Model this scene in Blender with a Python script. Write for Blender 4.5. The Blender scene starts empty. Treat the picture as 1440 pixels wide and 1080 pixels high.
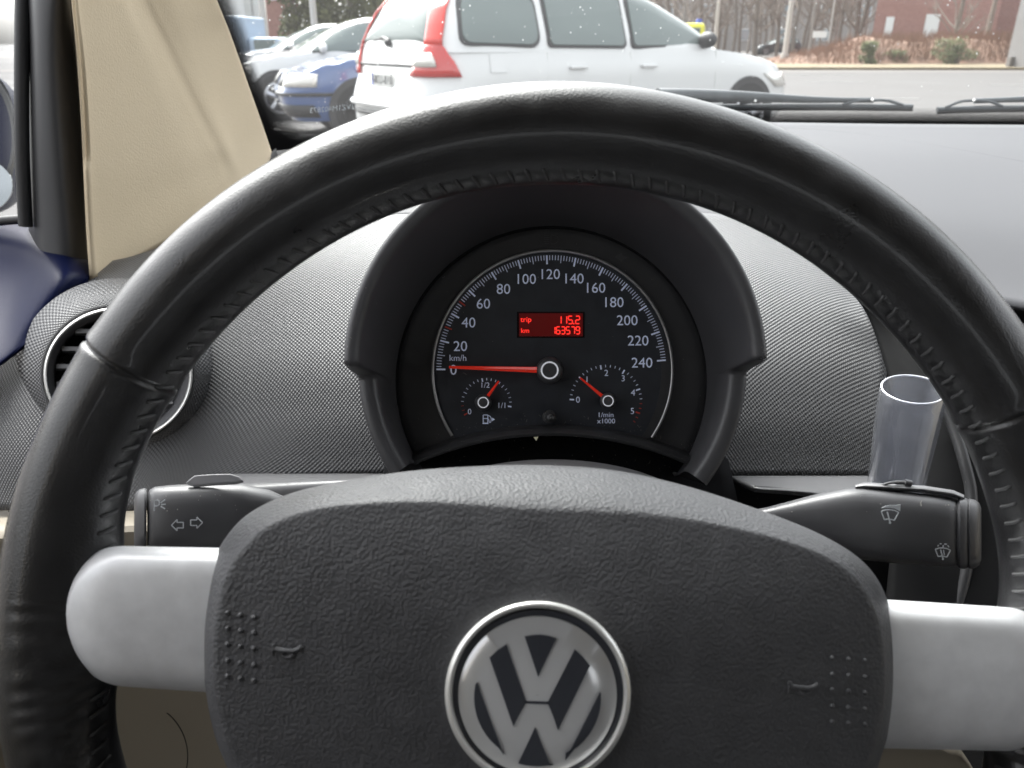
import bpy, math, random
from mathutils import Vector, Matrix
random.seed(7)
sc = bpy.context.scene
COL = sc.collection
F = 1090.0
TH = math.radians(23.8)
CAM = Vector((0, 0, 1.07)); DZ = CAM.z - 1.15
FW = Vector((0, math.cos(TH), -math.sin(TH)))
UP = Vector((0, math.sin(TH), math.cos(TH)))
RT = Vector((1, 0, 0))
sin, cos, pi = math.sin, math.cos, math.pi

def P(px, py, d):
    return CAM + (FW + RT * ((px - 720) / F) - UP * ((py - 540) / F)) * d
def W(px, Y, z):
    d = Y * cos(TH) - (z - CAM.z) * sin(TH)
    return Vector(((px - 720) / F * d, Y, z))

# ------------------------------------------------------------------ materials
def mat(name, col, rough=0.5, metal=0.0, bump=None, spec=0.5, coat=0.0, var=None, emit=None, sheen=0.0):
    """bump=(kind, scale, strength, distance)"""
    m = bpy.data.materials.new(name); m.use_nodes = True
    nt = m.node_tree; b = nt.nodes['Principled BSDF']
    b.inputs['Base Color'].default_value = (*col, 1)
    b.inputs['Roughness'].default_value = rough
    b.inputs['Metallic'].default_value = metal
    b.inputs['Specular IOR Level'].default_value = spec
    b.inputs['Coat Weight'].default_value = coat
    b.inputs['Coat Roughness'].default_value = 0.05
    if sheen:
        b.inputs['Sheen Weight'].default_value = sheen
        b.inputs['Sheen Roughness'].default_value = 0.4
    if emit:
        b.inputs['Emission Color'].default_value = (*emit[0], 1)
        b.inputs['Emission Strength'].default_value = emit[1]
    tc = nt.nodes.new('ShaderNodeTexCoord')
    L = nt.links.new
    if var:   # (scale, amount): mottled colour and roughness
        n = nt.nodes.new('ShaderNodeTexNoise'); n.inputs['Scale'].default_value = var[0]; n.inputs['Detail'].default_value = 6
        L(tc.outputs['Object'], n.inputs['Vector'])
        r = nt.nodes.new('ShaderNodeMapRange'); r.inputs[1].default_value = .3; r.inputs[2].default_value = .7
        r.inputs[3].default_value = 1 - var[1]; r.inputs[4].default_value = 1 + var[1]
        L(n.outputs['Fac'], r.inputs[0])
        mx = nt.nodes.new('ShaderNodeVectorMath'); mx.operation = 'SCALE'; mx.inputs[0].default_value = col
        L(r.outputs[0], mx.inputs['Scale']); L(mx.outputs[0], b.inputs['Base Color'])
        r2 = nt.nodes.new('ShaderNodeMath'); r2.operation = 'MULTIPLY'; r2.inputs[1].default_value = rough
        L(r.outputs[0], r2.inputs[0]); L(r2.outputs[0], b.inputs['Roughness'])
    if bump:
        kind, s, st, dist = bump
        bp = nt.nodes.new('ShaderNodeBump'); bp.inputs['Strength'].default_value = st; bp.inputs['Distance'].default_value = dist
        if kind == 'noise':
            n = nt.nodes.new('ShaderNodeTexNoise'); n.inputs['Scale'].default_value = s; n.inputs['Detail'].default_value = 4
            L(tc.outputs['Object'], n.inputs['Vector']); L(n.outputs['Fac'], bp.inputs['Height'])
        elif kind == 'leather':
            w = nt.nodes.new('ShaderNodeTexNoise'); w.inputs['Scale'].default_value = s * .5
            L(tc.outputs['Object'], w.inputs['Vector'])
            mul = nt.nodes.new('ShaderNodeVectorMath'); mul.operation = 'SCALE'; mul.inputs['Scale'].default_value = .6 / s
            L(w.outputs['Color'], mul.inputs[0])
            add = nt.nodes.new('ShaderNodeVectorMath'); L(tc.outputs['Object'], add.inputs[0]); L(mul.outputs[0], add.inputs[1])
            v = nt.nodes.new('ShaderNodeTexVoronoi'); v.feature = 'SMOOTH_F1'; v.inputs['Scale'].default_value = s
            L(add.outputs[0], v.inputs['Vector'])
            n = nt.nodes.new('ShaderNodeTexNoise'); n.inputs['Scale'].default_value = s * .6; n.inputs['Detail'].default_value = 2
            L(tc.outputs['Object'], n.inputs['Vector'])
            ma = nt.nodes.new('ShaderNodeMath'); ma.operation = 'MULTIPLY_ADD'; ma.inputs[1].default_value = -1.3
            nh = nt.nodes.new('ShaderNodeMath'); nh.operation = 'MULTIPLY'; nh.inputs[1].default_value = .45; L(n.outputs['Fac'], nh.inputs[0])
            L(v.outputs['Distance'], ma.inputs[0]); L(nh.outputs[0], ma.inputs[2]); L(ma.outputs[0], bp.inputs['Height'])
        elif kind == 'mesh':   # fine moulded lattice, uv in metres
            uv = nt.nodes.new('ShaderNodeTexCoord'); sp = nt.nodes.new('ShaderNodeSeparateXYZ'); L(uv.outputs['UV'], sp.inputs[0])
            def mth(op, a, bb=None):
                x = nt.nodes.new('ShaderNodeMath'); x.operation = op
                for k, q in enumerate((a, bb)):
                    if q is None: continue
                    if isinstance(q, (int, float)): x.inputs[k].default_value = q
                    else: L(q, x.inputs[k])
                return x.outputs[0]
            u = mth('MULTIPLY', sp.outputs[0], 2 * pi / (s * 1.65)); vv = mth('MULTIPLY', sp.outputs[1], 2 * pi / (s * 2))
            h = mth('MULTIPLY', mth('SINE', u), mth('SINE', vv))
            L(h, bp.inputs['Height'])
        L(bp.outputs[0], b.inputs['Normal'])
    return m

def glass(name, tint=(.9, .93, .92), rough=0.0, refl=1.0):
    m = bpy.data.materials.new(name); m.use_nodes = True; nt = m.node_tree; nt.nodes.clear()
    o = nt.nodes.new('ShaderNodeOutputMaterial'); t = nt.nodes.new('ShaderNodeBsdfTransparent'); g = nt.nodes.new('ShaderNodeBsdfGlossy')
    t.inputs[0].default_value = (*tint, 1); g.inputs['Roughness'].default_value = rough
    fr = nt.nodes.new('ShaderNodeFresnel'); fr.inputs[0].default_value = 1.45
    mu = nt.nodes.new('ShaderNodeMath'); mu.operation = 'MULTIPLY'; mu.inputs[1].default_value = refl
    mx = nt.nodes.new('ShaderNodeMixShader')
    L = nt.links.new
    L(fr.outputs[0], mu.inputs[0]); L(mu.outputs[0], mx.inputs[0]); L(t.outputs[0], mx.inputs[1]); L(g.outputs[0], mx.inputs[2]); L(mx.outputs[0], o.inputs[0])
    return m

M = dict(
    leather=mat('rim_leather', (.016, .016, .017), .35, coat=.22, bump=('leather', 1500, .28, .00025), var=(60, .25), spec=.5),
    pad=mat('pad_leather', (.066, .067, .072), .50, spec=.4, bump=('leather', 950, .42, .0005), var=(90, .12)),
    thread=mat('thread', (.05, .05, .052), .55),
    silver=mat('silver_plastic', (.69, .70, .72), .40, .15, bump=('noise', 2500, .08, .0002), var=(130, .07)),
    satin=mat('satin_chrome', (.80, .80, .78), .26, .55),
    badge_silver=mat('badge_silver', (.74, .75, .76), .22, .35, coat=.8),
    badge_dark=mat('badge_dark', (.03, .034, .045), .2, coat=1),
    black=mat('black_plastic', (.028, .028, .030), .42, bump=('noise', 1800, .25, .0003)),
    hood=mat('soft_black_plastic', (.052, .052, .056), .40, bump=('noise', 2600, .15, .0002), var=(40, .1)),
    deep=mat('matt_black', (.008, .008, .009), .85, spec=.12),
    button=mat('grey_button', (.22, .22, .23), .4),
    cheek=mat('console_black', (.006, .006, .0065), .7, spec=.10),
    dial=mat('dial_face', (.021, .024, .031), .45, var=(120, .15)),
    bezel=mat('dial_surround', (.032, .032, .034), .48, var=(90, .12)),
    ringm=mat('dial_ring', (.42, .42, .42), .3, .8),
    print_=mat('dial_print', (.62, .68, .86), .5, emit=((.6, .66, .85), .03)),
    printw=mat('dial_print_white', (.85, .86, .9), .5, emit=((.8, .82, .9), .05)),
    printr=mat('dial_print_red', (.55, .05, .03), .5),
    needle=mat('needle_red', (.75, .035, .018), .22, coat=.6, emit=((.9, .04, .02), .04)),
    symbol=mat('symbol_grey', (.36, .38, .40), .5),
    faint=mat('faint_print', (.05, .05, .052), .5),
    lcd=mat('display_red', (.05, .003, .003), .3, emit=((.30, .003, .003), .03)),
    lcdtxt=mat('display_text', (.5, .02, .02), .4, emit=((1.0, .03, .02), .32)),
    mesh=mat('dash_mesh', (.075, .075, .078), .44, bump=('mesh', .00175, .62, .0006), spec=.42),
    dash=mat('dash_top_plastic', (.078, .078, .084), .62, bump=('noise', 1100, .3, .0003), var=(4, .09), spec=.22),
    ledge=mat('ledge_plastic', (.10, .10, .105), .34, bump=('noise', 1500, .1, .0002)),
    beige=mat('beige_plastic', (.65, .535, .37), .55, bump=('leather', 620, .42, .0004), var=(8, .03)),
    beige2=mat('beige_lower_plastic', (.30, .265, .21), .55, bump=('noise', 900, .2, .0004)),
    rubber=mat('rubber_seal', (.014, .014, .015), .5, bump=('noise', 400, .2, .0006)),
    pillar=mat('door_frame_black', (.034, .034, .036), .45, bump=('noise', 700, .08, .0004)),
    navy=mat('navy_paint', (.0045, .007, .030), .35, spec=.06),
    mirror=mat('mirror_glass', (.40, .42, .43), .12, 1.0),
    cloth=mat('headliner_cloth', (.34, .32, .28), .9),
    carpet=mat('carpet', (.04, .04, .042), .95, bump=('noise', 400, .6, .002)),
    wblade=mat('wiper_black', (.045, .052, .058), .34, var=(30, .2)),
    wrub=mat('wiper_rubber', (.012, .012, .013), .5),
    flap=mat('paper_scrap', (.75, .72, .5), .6),
    asphalt=mat('asphalt', (.074, .070, .069), .9, bump=('noise', 60, .4, .01), var=(.35, .16)),
    pave=mat('pavement', (.115, .105, .098), .9, var=(1.5, .12)),
    grass=mat('dry_grass', (.18, .145, .09), .95, bump=('noise', 30, .8, .04), var=(.9, .25)),
    line=mat('road_paint', (.22, .215, .21), .7, var=(3, .3)),
    white=mat('white_paint', (.66, .66, .655), .25, coat=1),
    bluep=mat('blue_paint', (.060, .105, .25), .3, coat=1),
    silverp=mat('silver_paint', (.45, .45, .46), .3, .5, coat=1),
    darkp=mat('dark_paint', (.035, .045, .055), .3, coat=1),
    yellowp=mat('yellow_paint', (.72, .68, .03), .35, coat=.5),
    vanp=mat('pale_blue_paint', (.30, .38, .48), .4),
    cglass=mat('car_window', (.15, .18, .175), .06, 0, spec=.5),  # base colour lightened to stand for sky reflection and windscreen haze
    rglass=mat('car_rear_window', (.13, .155, .15), .12, spec=.22),
    ctrim=mat('car_trim', (.03, .03, .032), .5),
    tyre=mat('tyre', (.022, .022, .023), .8),
    rimw=mat('alloy', (.5, .5, .52), .3, .8),
    red=mat('tail_light_red', (.50, .016, .012), .14, coat=1),
    redb=mat('tail_light_orange_red', (.60, .030, .018), .22, coat=.6),
    lens=mat('lamp_lens', (.62, .60, .56), .12, .2, coat=1),
    plate=mat('plate_white', (.62, .62, .60), .4),
    plateb=mat('plate_blue', (.05, .08, .42), .4),
    platet=mat('plate_text', (.12, .12, .12), .5),
    trunk=mat('bark', (.16, .135, .115), .9, var=(3, .2)),
    birch=mat('birch_bark', (.26, .235, .215), .85, var=(4, .25)),
    twig=mat('twigs', (.20, .165, .14), .9),
    conif=mat('conifer_green', (.085, .09, .035), .8, var=(2, .35)),
    shrub=mat('shrub_green', (.12, .135, .06), .8, var=(3, .3)),
    brush=mat('brown_brush', (.23, .145, .105), .95, var=(2, .3)),
    concrete=mat('grey_render', (.30, .28, .265), .85, var=(.6, .1)),
    concrete2=mat('wall_grey', (.16, .155, .155), .85, var=(.8, .1)),
    hall=mat('pale_cladding', (.72, .73, .74), .7),
    winw=mat('window_white', (.72, .74, .74), .4),
    wing=mat('window_glass', (.25, .29, .31), .1, coat=1),
    post=mat('lamp_post_grey', (.42, .40, .38), .6),
    sign=mat('sign_white', (.75, .74, .72), .5),
)
# brick
m = mat('red_brick', (.36, .14, .11), .85); nt = m.node_tree
bk = nt.nodes.new('ShaderNodeTexBrick'); tc = nt.nodes.new('ShaderNodeTexCoord'); mp = nt.nodes.new('ShaderNodeMapping')
mp.inputs['Rotation'].default_value = (math.radians(90), 0, 0)
bk.inputs['Scale'].default_value = 3.2; bk.inputs['Color1'].default_value = (.33, .18, .155, 1); bk.inputs['Color2'].default_value = (.28, .15, .13, 1)
bk.inputs['Mortar'].default_value = (.36, .22, .18, 1); bk.inputs['Mortar Size'].default_value = .012
nt.links.new(tc.outputs['Object'], mp.inputs[0]); nt.links.new(mp.outputs[0], bk.inputs['Vector']); nt.links.new(bk.outputs['Color'], nt.nodes['Principled BSDF'].inputs['Base Color'])
M['brick'] = m
M['wind'] = glass('windshield_glass', (.90, .93, .92), 0, .55)
nt = M['wind'].node_tree; mo = next(n for n in nt.nodes if n.type == 'OUTPUT_MATERIAL'); src = mo.inputs[0].links[0].from_socket
tl_ = nt.nodes.new('ShaderNodeBsdfTranslucent'); tl_.inputs[0].default_value = (.9, .9, .9, 1); mf = nt.nodes.new('ShaderNodeMixShader'); mf.inputs[0].default_value = .013
nt.links.new(src, mf.inputs[1]); nt.links.new(tl_.outputs[0], mf.inputs[2]); nt.links.new(mf.outputs[0], mo.inputs[0])
M['side'] = glass('side_glass', (.74, .76, .76), 0, .6)
# vase: clear plastic, slightly milky
m = bpy.data.materials.new('clear_plastic'); m.use_nodes = True; nt = m.node_tree; b = nt.nodes['Principled BSDF']
b.inputs['Base Color'].default_value = (.86, .88, .97, 1); b.inputs['Roughness'].default_value = .12; b.inputs['Transmission Weight'].default_value = .93; b.inputs['IOR'].default_value = 1.3
tb = nt.nodes.new('ShaderNodeBsdfTransparent'); tb.inputs[0].default_value = (.90, .91, .93, 1)
df = nt.nodes.new('ShaderNodeBsdfDiffuse'); df.inputs[0].default_value = (.50, .51, .56, 1)
nz = nt.nodes.new('ShaderNodeTexNoise'); nz.inputs['Scale'].default_value = 90; nz.inputs['Detail'].default_value = 6
tcc = nt.nodes.new('ShaderNodeTexCoord'); nt.links.new(tcc.outputs['Object'], nz.inputs['Vector'])
rr = nt.nodes.new('ShaderNodeMapRange'); rr.inputs[1].default_value = .35; rr.inputs[2].default_value = .75; rr.inputs[3].default_value = .12; rr.inputs[4].default_value = .30
nt.links.new(nz.outputs['Fac'], rr.inputs[0])
gl = nt.nodes.new('ShaderNodeBsdfGlossy'); gl.inputs['Roughness'].default_value = .12
lw = nt.nodes.new('ShaderNodeLayerWeight'); lw.inputs[0].default_value = .38
m1 = nt.nodes.new('ShaderNodeMixShader'); m2 = nt.nodes.new('ShaderNodeMixShader')
nt.links.new(rr.outputs[0], m1.inputs[0]); nt.links.new(tb.outputs[0], m1.inputs[1]); nt.links.new(df.outputs[0], m1.inputs[2])
mm = nt.nodes.new('ShaderNodeMath'); mm.operation = 'MULTIPLY'; mm.inputs[1].default_value = .8
nt.links.new(lw.outputs['Facing'], mm.inputs[0]); nt.links.new(mm.outputs[0], m2.inputs[0]); nt.links.new(m1.outputs[0], m2.inputs[1]); nt.links.new(gl.outputs[0], m2.inputs[2])
nt.links.new(m2.outputs[0], nt.nodes['Material Output'].inputs[0])
M['vase'] = m
# drops
m = bpy.data.materials.new('water'); m.use_nodes = True; b = m.node_tree.nodes['Principled BSDF']
b.inputs['Base Color'].default_value = (.95, .96, .96, 1); b.inputs['Roughness'].default_value = .25; b.inputs['Transmission Weight'].default_value = .35
M['water'] = m
# frit dots (ceramic print on glass): alpha from a dot lattice whose dot size fades with v
def frit(name, pitch, lo, hi, invert=False):
    m = bpy.data.materials.new(name); m.use_nodes = True; nt = m.node_tree; L = nt.links.new
    b = nt.nodes['Principled BSDF']; b.inputs['Base Color'].default_value = (.008, .008, .009, 1); b.inputs['Roughness'].default_value = .4
    at = nt.nodes.new('ShaderNodeTexCoord'); sp = nt.nodes.new('ShaderNodeSeparateXYZ'); L(at.outputs['UV'], sp.inputs[0])
    def mth(op, a, bb=None):
        x = nt.nodes.new('ShaderNodeMath'); x.operation = op
        for k, q in enumerate((a, bb)):
            if q is None: continue
            if isinstance(q, (int, float)): x.inputs[k].default_value = q
            else: L(q, x.inputs[k])
        return x.outputs[0]
    u = mth('MULTIPLY', sp.outputs[0], pi / pitch); v = mth('MULTIPLY', sp.outputs[1], pi / pitch)
    h = mth('MULTIPLY', mth('SINE', mth('ADD', u, v)), mth('SINE', mth('SUBTRACT', u, v)))
    vc = nt.nodes.new('ShaderNodeAttribute'); vc.attribute_name = 'fade'
    thr = nt.nodes.new('ShaderNodeMapRange'); thr.inputs[3].default_value = lo; thr.inputs[4].default_value = hi
    L(vc.outputs['Fac'], thr.inputs[0])
    a = mth('LESS_THAN', h, thr.outputs[0])
    tr = nt.nodes.new('ShaderNodeBsdfTransparent'); mx = nt.nodes.new('ShaderNodeMixShader')
    L(a, mx.inputs[0]); L(tr.outputs[0], mx.inputs[1]); L(b.outputs[0], mx.inputs[2]); L(mx.outputs[0], nt.nodes['Material Output'].inputs[0])
    return m
M['frit'] = frit('frit_dots', .0022, 1.1, -1.05)

# ------------------------------------------------------------------ mesh helpers
class MB:
    def __init__(s): s.v = []; s.f = []; s.uv = {}; s.fade = {}
    def add(s, vs, fs):
        o = len(s.v); s.v += [Vector(x) for x in vs]; s.f += [tuple(i + o for i in f) for f in fs]; return o
    def grid(s, rows, closeu=False, closev=False, flip=False):
        o = len(s.v); n = len(rows); k = len(rows[0])
        for r in rows: s.v += [Vector(x) for x in r]
        for i in range(n if closev else n - 1):
            for j in range(k if closeu else k - 1):
                a = o + i * k + j; b = o + ((i + 1) % n) * k + j; c = o + ((i + 1) % n) * k + (j + 1) % k; d = o + i * k + (j + 1) % k
                s.f.append((a, d, c, b) if flip else (a, b, c, d))
        return o
    def box(s, c, sz, rz=0):
        c = Vector(c); R = Matrix.Rotation(rz, 3, 'Z'); x, y, z = sz[0] / 2, sz[1] / 2, sz[2] / 2
        vs = [c + R @ Vector((a * x, b * y, e * z)) for a in (-1, 1) for b in (-1, 1) for e in (-1, 1)]
        s.add(vs, [(0, 1, 3, 2), (4, 6, 7, 5), (0, 4, 5, 1), (2, 3, 7, 6), (0, 2, 6, 4), (1, 5, 7, 3)])
    def tube(s, pts, rad, seg=8, caps=True):
        pts = [Vector(p) for p in pts]; n = len(pts); rings = []
        rad = rad if isinstance(rad, (list, tuple)) else [rad] * n
        ref = None
        for i, p in enumerate(pts):
            t = (pts[min(i + 1, n - 1)] - pts[max(i - 1, 0)]).normalized()
            if ref is None: ref = t.orthogonal().normalized()
            ref = (ref - t * ref.dot(t)).normalized(); b = t.cross(ref)
            rings.append([p + (ref * cos(2 * pi * k / seg) + b * sin(2 * pi * k / seg)) * rad[i] for k in range(seg)])
        o = s.grid(rings, closeu=True, flip=True)
        if caps:
            s.f.append(tuple(o + k for k in range(seg))[::-1]); s.f.append(tuple(o + (n - 1) * seg + k for k in range(seg)))
    def prism(s, poly, off):
        """poly: 3d points ccw seen from the front; off: vector towards the front"""
        n = len(poly); off = Vector(off)
        vs = [Vector(p) + off for p in poly] + [Vector(p) for p in poly]
        s.add(vs, [tuple(range(n)), tuple(range(2 * n - 1, n - 1, -1))] + [(i, n + i, n + (i + 1) % n, (i + 1) % n) for i in range(n)])
    def sphere(s, c, r, seg=10, rg=6, sc_=(1, 1, 1)):
        c = Vector(c); rows = []
        for i in range(rg + 1):
            a = pi * i / rg
            rows.append([c + Vector((r * sc_[0] * sin(a) * cos(2 * pi * k / seg), r * sc_[1] * sin(a) * sin(2 * pi * k / seg), r * sc_[2] * cos(a))) for k in range(seg)])
        s.grid(rows, closeu=True)
    def build(s, name, m, parent=None, smooth=True, org=None, solid=None, bevel=None, angle=40):
        org = ORG.get(parent.name if parent else '', Vector((0, 0, 0))) if org is None else Vector(org)
        me = bpy.data.meshes.new(name); me.from_pydata([tuple(v - org) for v in s.v], [], s.f)
        me.materials.append(m)
        if s.uv:
            ul = me.uv_layers.new(name='UVMap')
            for l in me.loops: ul.data[l.index].uv = s.uv.get(l.vertex_index, (0, 0))
        if s.fade:
            at = me.attributes.new('fade', 'FLOAT', 'POINT')
            for i in range(len(me.vertices)): at.data[i].value = s.fade.get(i, 0)
        if smooth:
            me.polygons.foreach_set('use_smooth', [True] * len(me.polygons))
            try: me.set_sharp_from_angle(angle=math.radians(angle))
            except Exception: pass
        me.update()
        o = bpy.data.objects.new(name, me); COL.objects.link(o)
        if parent: o.parent = parent
        else: o.location = org
        ORG[o.name] = org
        if bevel:
            b = o.modifiers.new('bevel', 'BEVEL'); b.width = bevel; b.segments = 3; b.limit_method = 'ANGLE'; b.angle_limit = math.radians(35)
        if solid:
            q = o.modifiers.new('solid', 'SOLIDIFY'); q.thickness = solid; q.offset = -1
        return o
ORG = {}
def tag(o, label, cat, group=None, kind=None):
    if label: o['label'] = label
    if cat: o['category'] = cat
    if group: o['group'] = group
    if kind: o['kind'] = kind
    return o
def thing(name, label, cat, loc, group=None):
    o = bpy.data.objects.new(name, None); COL.objects.link(o); o.location = loc; o.empty_display_size = .05
    ORG[o.name] = Vector(loc); return tag(o, label, cat, group)

def cr(p0, p1, p2, p3, t):
    return 0.5 * ((2 * p1) + (-p0 + p2) * t + (2 * p0 - 5 * p1 + 4 * p2 - p3) * t * t + (-p0 + 3 * p1 - 3 * p2 + p3) * t ** 3)
def spline(pts, n, closed=False):
    pts = [Vector(p) for p in pts]; k = len(pts); out = []
    segs = k if closed else k - 1
    for i in range(segs):
        if closed: q = [pts[(i + j) % k] for j in (-1, 0, 1, 2)]
        else:
            a, b = pts[i], pts[i + 1]
            q = [pts[i - 1] if i else a * 2 - b, a, b, pts[i + 2] if i + 2 < k else b * 2 - a]
        for j in range(n): out.append(cr(*q, j / n))
    if not closed: out.append(pts[-1])
    return out
def patch(rows, nr=6, nc=6, m3d=False):
    """rows of (px,py,d) control points -> MB with a smooth surface and metric uv"""
    cols = [spline(r, nc) for r in rows]
    k = len(cols[0]); vert = [spline([c[j] for c in cols], nr) for j in range(k)]
    n = len(vert[0])
    g = [[(vert[j][i] + Vector((0, 0, DZ)) if m3d else P(*vert[j][i])) for j in range(k)] for i in range(n)]
    mb = MB(); mb.grid(g)
    mi, mj = n // 2, k // 2
    us = [0]
    for j in range(1, k): us.append(us[-1] + (g[mi][j] - g[mi][j - 1]).length)
    for j in range(k):
        v = 0
        for i in range(n):
            if i: v += (g[i][j] - g[i - 1][j]).length
            mb.uv[i * k + j] = (us[j], -v)
    mb.g = g; return mb
def lathe_cam(cx, cy, prof, a0=0, a1=360, n=96, fn=None, dref=None):
    """prof: (r_metres, depth); axis parallel to the view axis through pixel (cx,cy) at depth dref"""
    c0 = P(cx, cy, dref); rows = []; full = abs(a1 - a0) >= 360
    base = c0 - FW * dref
    for (r, d) in prof:
        row = []
        for i in range(n if full else n + 1):
            a = math.radians(a0 + (a1 - a0) * i / n)
            row.append(base + FW * d + (RT * cos(a) + UP * sin(a)) * r)
        rows.append(row)
    mb = MB(); mb.grid(rows, closeu=full, flip=False)
    return mb
def plate(mb, pts, d, th):
    """extruded outline traced in the plane at depth d, thickness th towards the viewer"""
    a = 0
    for i in range(len(pts)):
        x0, y0 = pts[i]; x1, y1 = pts[(i + 1) % len(pts)]; a += x0 * y1 - x1 * y0
    if a > 0: pts = pts[::-1]
    mb.prism([P(x, y, d) for x, y in pts], -FW * th)
def bar(mb, x0, y0, x1, y1, w, d, th, w1=None):
    w1 = w if w1 is None else w1
    dx, dy = x1 - x0, y1 - y0; l = math.hypot(dx, dy); nx, ny = -dy / l / 2, dx / l / 2
    plate(mb, [(x0 + nx * w, y0 + ny * w), (x1 + nx * w1, y1 + ny * w1), (x1 - nx * w1, y1 - ny * w1), (x0 - nx * w, y0 - ny * w)], d, th)
def line(mb, pts, w, d, th, closed=False):
    n = len(pts)
    for i in range(n if closed else n - 1): bar(mb, *pts[i], *pts[(i + 1) % n], w, d, th)
def disc(mb, cx, cy, r, d, th, n=32, r0=0):
    if r0 <= 0: plate(mb, [(cx + r * cos(2 * pi * k / n), cy + r * sin(2 * pi * k / n)) for k in range(n)], d, th)
    else:
        R_ = [[P(cx + q * cos(2 * pi * k / n), cy - q * sin(2 * pi * k / n), e) for k in range(n)] for q, e in ((r0, d), (r0, d - th), (r, d - th), (r, d))]
        mb.grid(R_, closeu=True)
def text_mesh(s, flat_h=None, size=None):
    cu = bpy.data.curves.new('t', 'FONT'); cu.body = s; cu.size = 1; cu.extrude = .02; cu.align_x = 'CENTER'; cu.resolution_u = 3
    o = bpy.data.objects.new('t', cu); COL.objects.link(o); bpy.context.view_layer.update()
    me = bpy.data.meshes.new_from_object(o.evaluated_get(bpy.context.evaluated_depsgraph_get()))
    vs = [v.co.copy() for v in me.vertices]; fs = [tuple(p.vertices) for p in me.polygons]
    bpy.data.objects.remove(o); bpy.data.curves.remove(cu); bpy.data.meshes.remove(me)
    return vs, fs
def text(mb, s, cx, cy, h, d, wscale=1.0, rot=0, mirror=False, fixed=None):
    """centred on pixel (cx,cy), cap height h pixels, standing in the plane at depth d"""
    vs, fs = text_mesh(s)
    x0 = min(v.x for v in vs); x1 = max(v.x for v in vs); y0 = min(v.y for v in vs); y1 = max(v.y for v in vs)
    k = h / (y1 - y0); out = []
    for v in vs:
        x = (v.x - (x0 + x1) / 2) * k * wscale; y = (v.y - (y0 + y1) / 2) * k
        if mirror: x = -x
        xr = x * cos(rot) - y * sin(rot); yr = x * sin(rot) + y * cos(rot)
        out.append(P(cx + xr, cy - yr, d) - FW * (max(v.z, 0) * .01))
    if mirror: fs = [f[::-1] for f in fs]
    mb.add(out, fs)

# ================================================================== STEERING WHEEL
DW = .270
sw = thing('steering_wheel', 'black leather wrapped car steering wheel with two silver spokes', 'steering wheel', P(780, 900, DW + .04))
WC = P(784, 900, DW); RM = 712 / F * DW; RT_ = 68.5 / F * DW
SEAM = [(147.0, 1), (27.4, 1), (-25, 1), (205, 1)]
def rim_r(a):
    r = RT_
    for s, k in SEAM:
        da = (a - s + 180) % 360 - 180
        r -= .0013 * math.exp(-(da / .30) ** 2)
        below = -da if s in (147.0, 205) else da
        r += .0005 * math.exp(-((da) / 1.4) ** 2)
    return r
def rim_pt(a, m, off=0):
    """a: angle round the wheel (deg, 0 right, ccw); m: angle round the tube, 0 = outwards, 90 = to the driver, 180 = inwards"""
    ar = math.radians(a); mr = math.radians(m)
    rad = RT * cos(ar) + UP * sin(ar); r = rim_r(a) + off
    ex = 1.0
    for s in (177.5, -5.5):   # thicker towards the spokes on the inside
        da = (a - s + 180) % 360 - 180
        ex += .55 * math.exp(-(da / 9.5) ** 2) * max(0, -cos(mr))
    ar_ = math.radians(a); wr = .00015 * sin(ar_ * 9) * sin(mr * 2 + 1)
    if -40 < ((a + 180) % 360 - 180) < 6 or 174 < a % 360 < 215:
        wr += .00045 * sin(ar_ * 150 + 2 * sin(ar_ * 31) + mr * 2) * max(0, sin(mr)) * max(0, -cos(mr + .5)) ** 1.5
    # small puckers where the thread pulls the leather
    st_ = ((m - 166 + 180) % 360 - 180) / 9.0
    rr = r + wr - (.00018 + .00013 * cos(2 * pi * (a / 2.12))) * math.exp(-st_ * st_)
    return WC + rad * (RM + rr * ex * cos(mr)) - FW * rr * sin(mr) * (1 + .0)
mb = MB()
NA, NM = 1800, 56
mb.grid([[rim_pt(360 * i / NA, 360 * k / NM) for k in range(NM)] for i in range(NA)], closeu=True, closev=True, flip=False)
rim = mb.build('rim', M['leather'], sw, angle=180)
# stitching along the inner edge, one run between each pair of spokes
def stitches(a0, a1):
    mb = MB(); a = a0
    while a < a1:
        m0 = 158
        pts = [rim_pt(a - .34, m0 + 13, .0001), rim_pt(a - .20, m0 + 8, .0004), rim_pt(a, m0, .0005), rim_pt(a + .22, m0 - 6, .0004), rim_pt(a + .34, m0 - 9, -.0002)]
        mb.tube(spline(pts, 3), [.0004] + [.00060] * 11 + [.0004], 6)
        a += 2.12
    mb.build('stitching', M['thread'], sw)
stitches(2.5, 169.5); stitches(186, 240); stitches(-60, -13)
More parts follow.
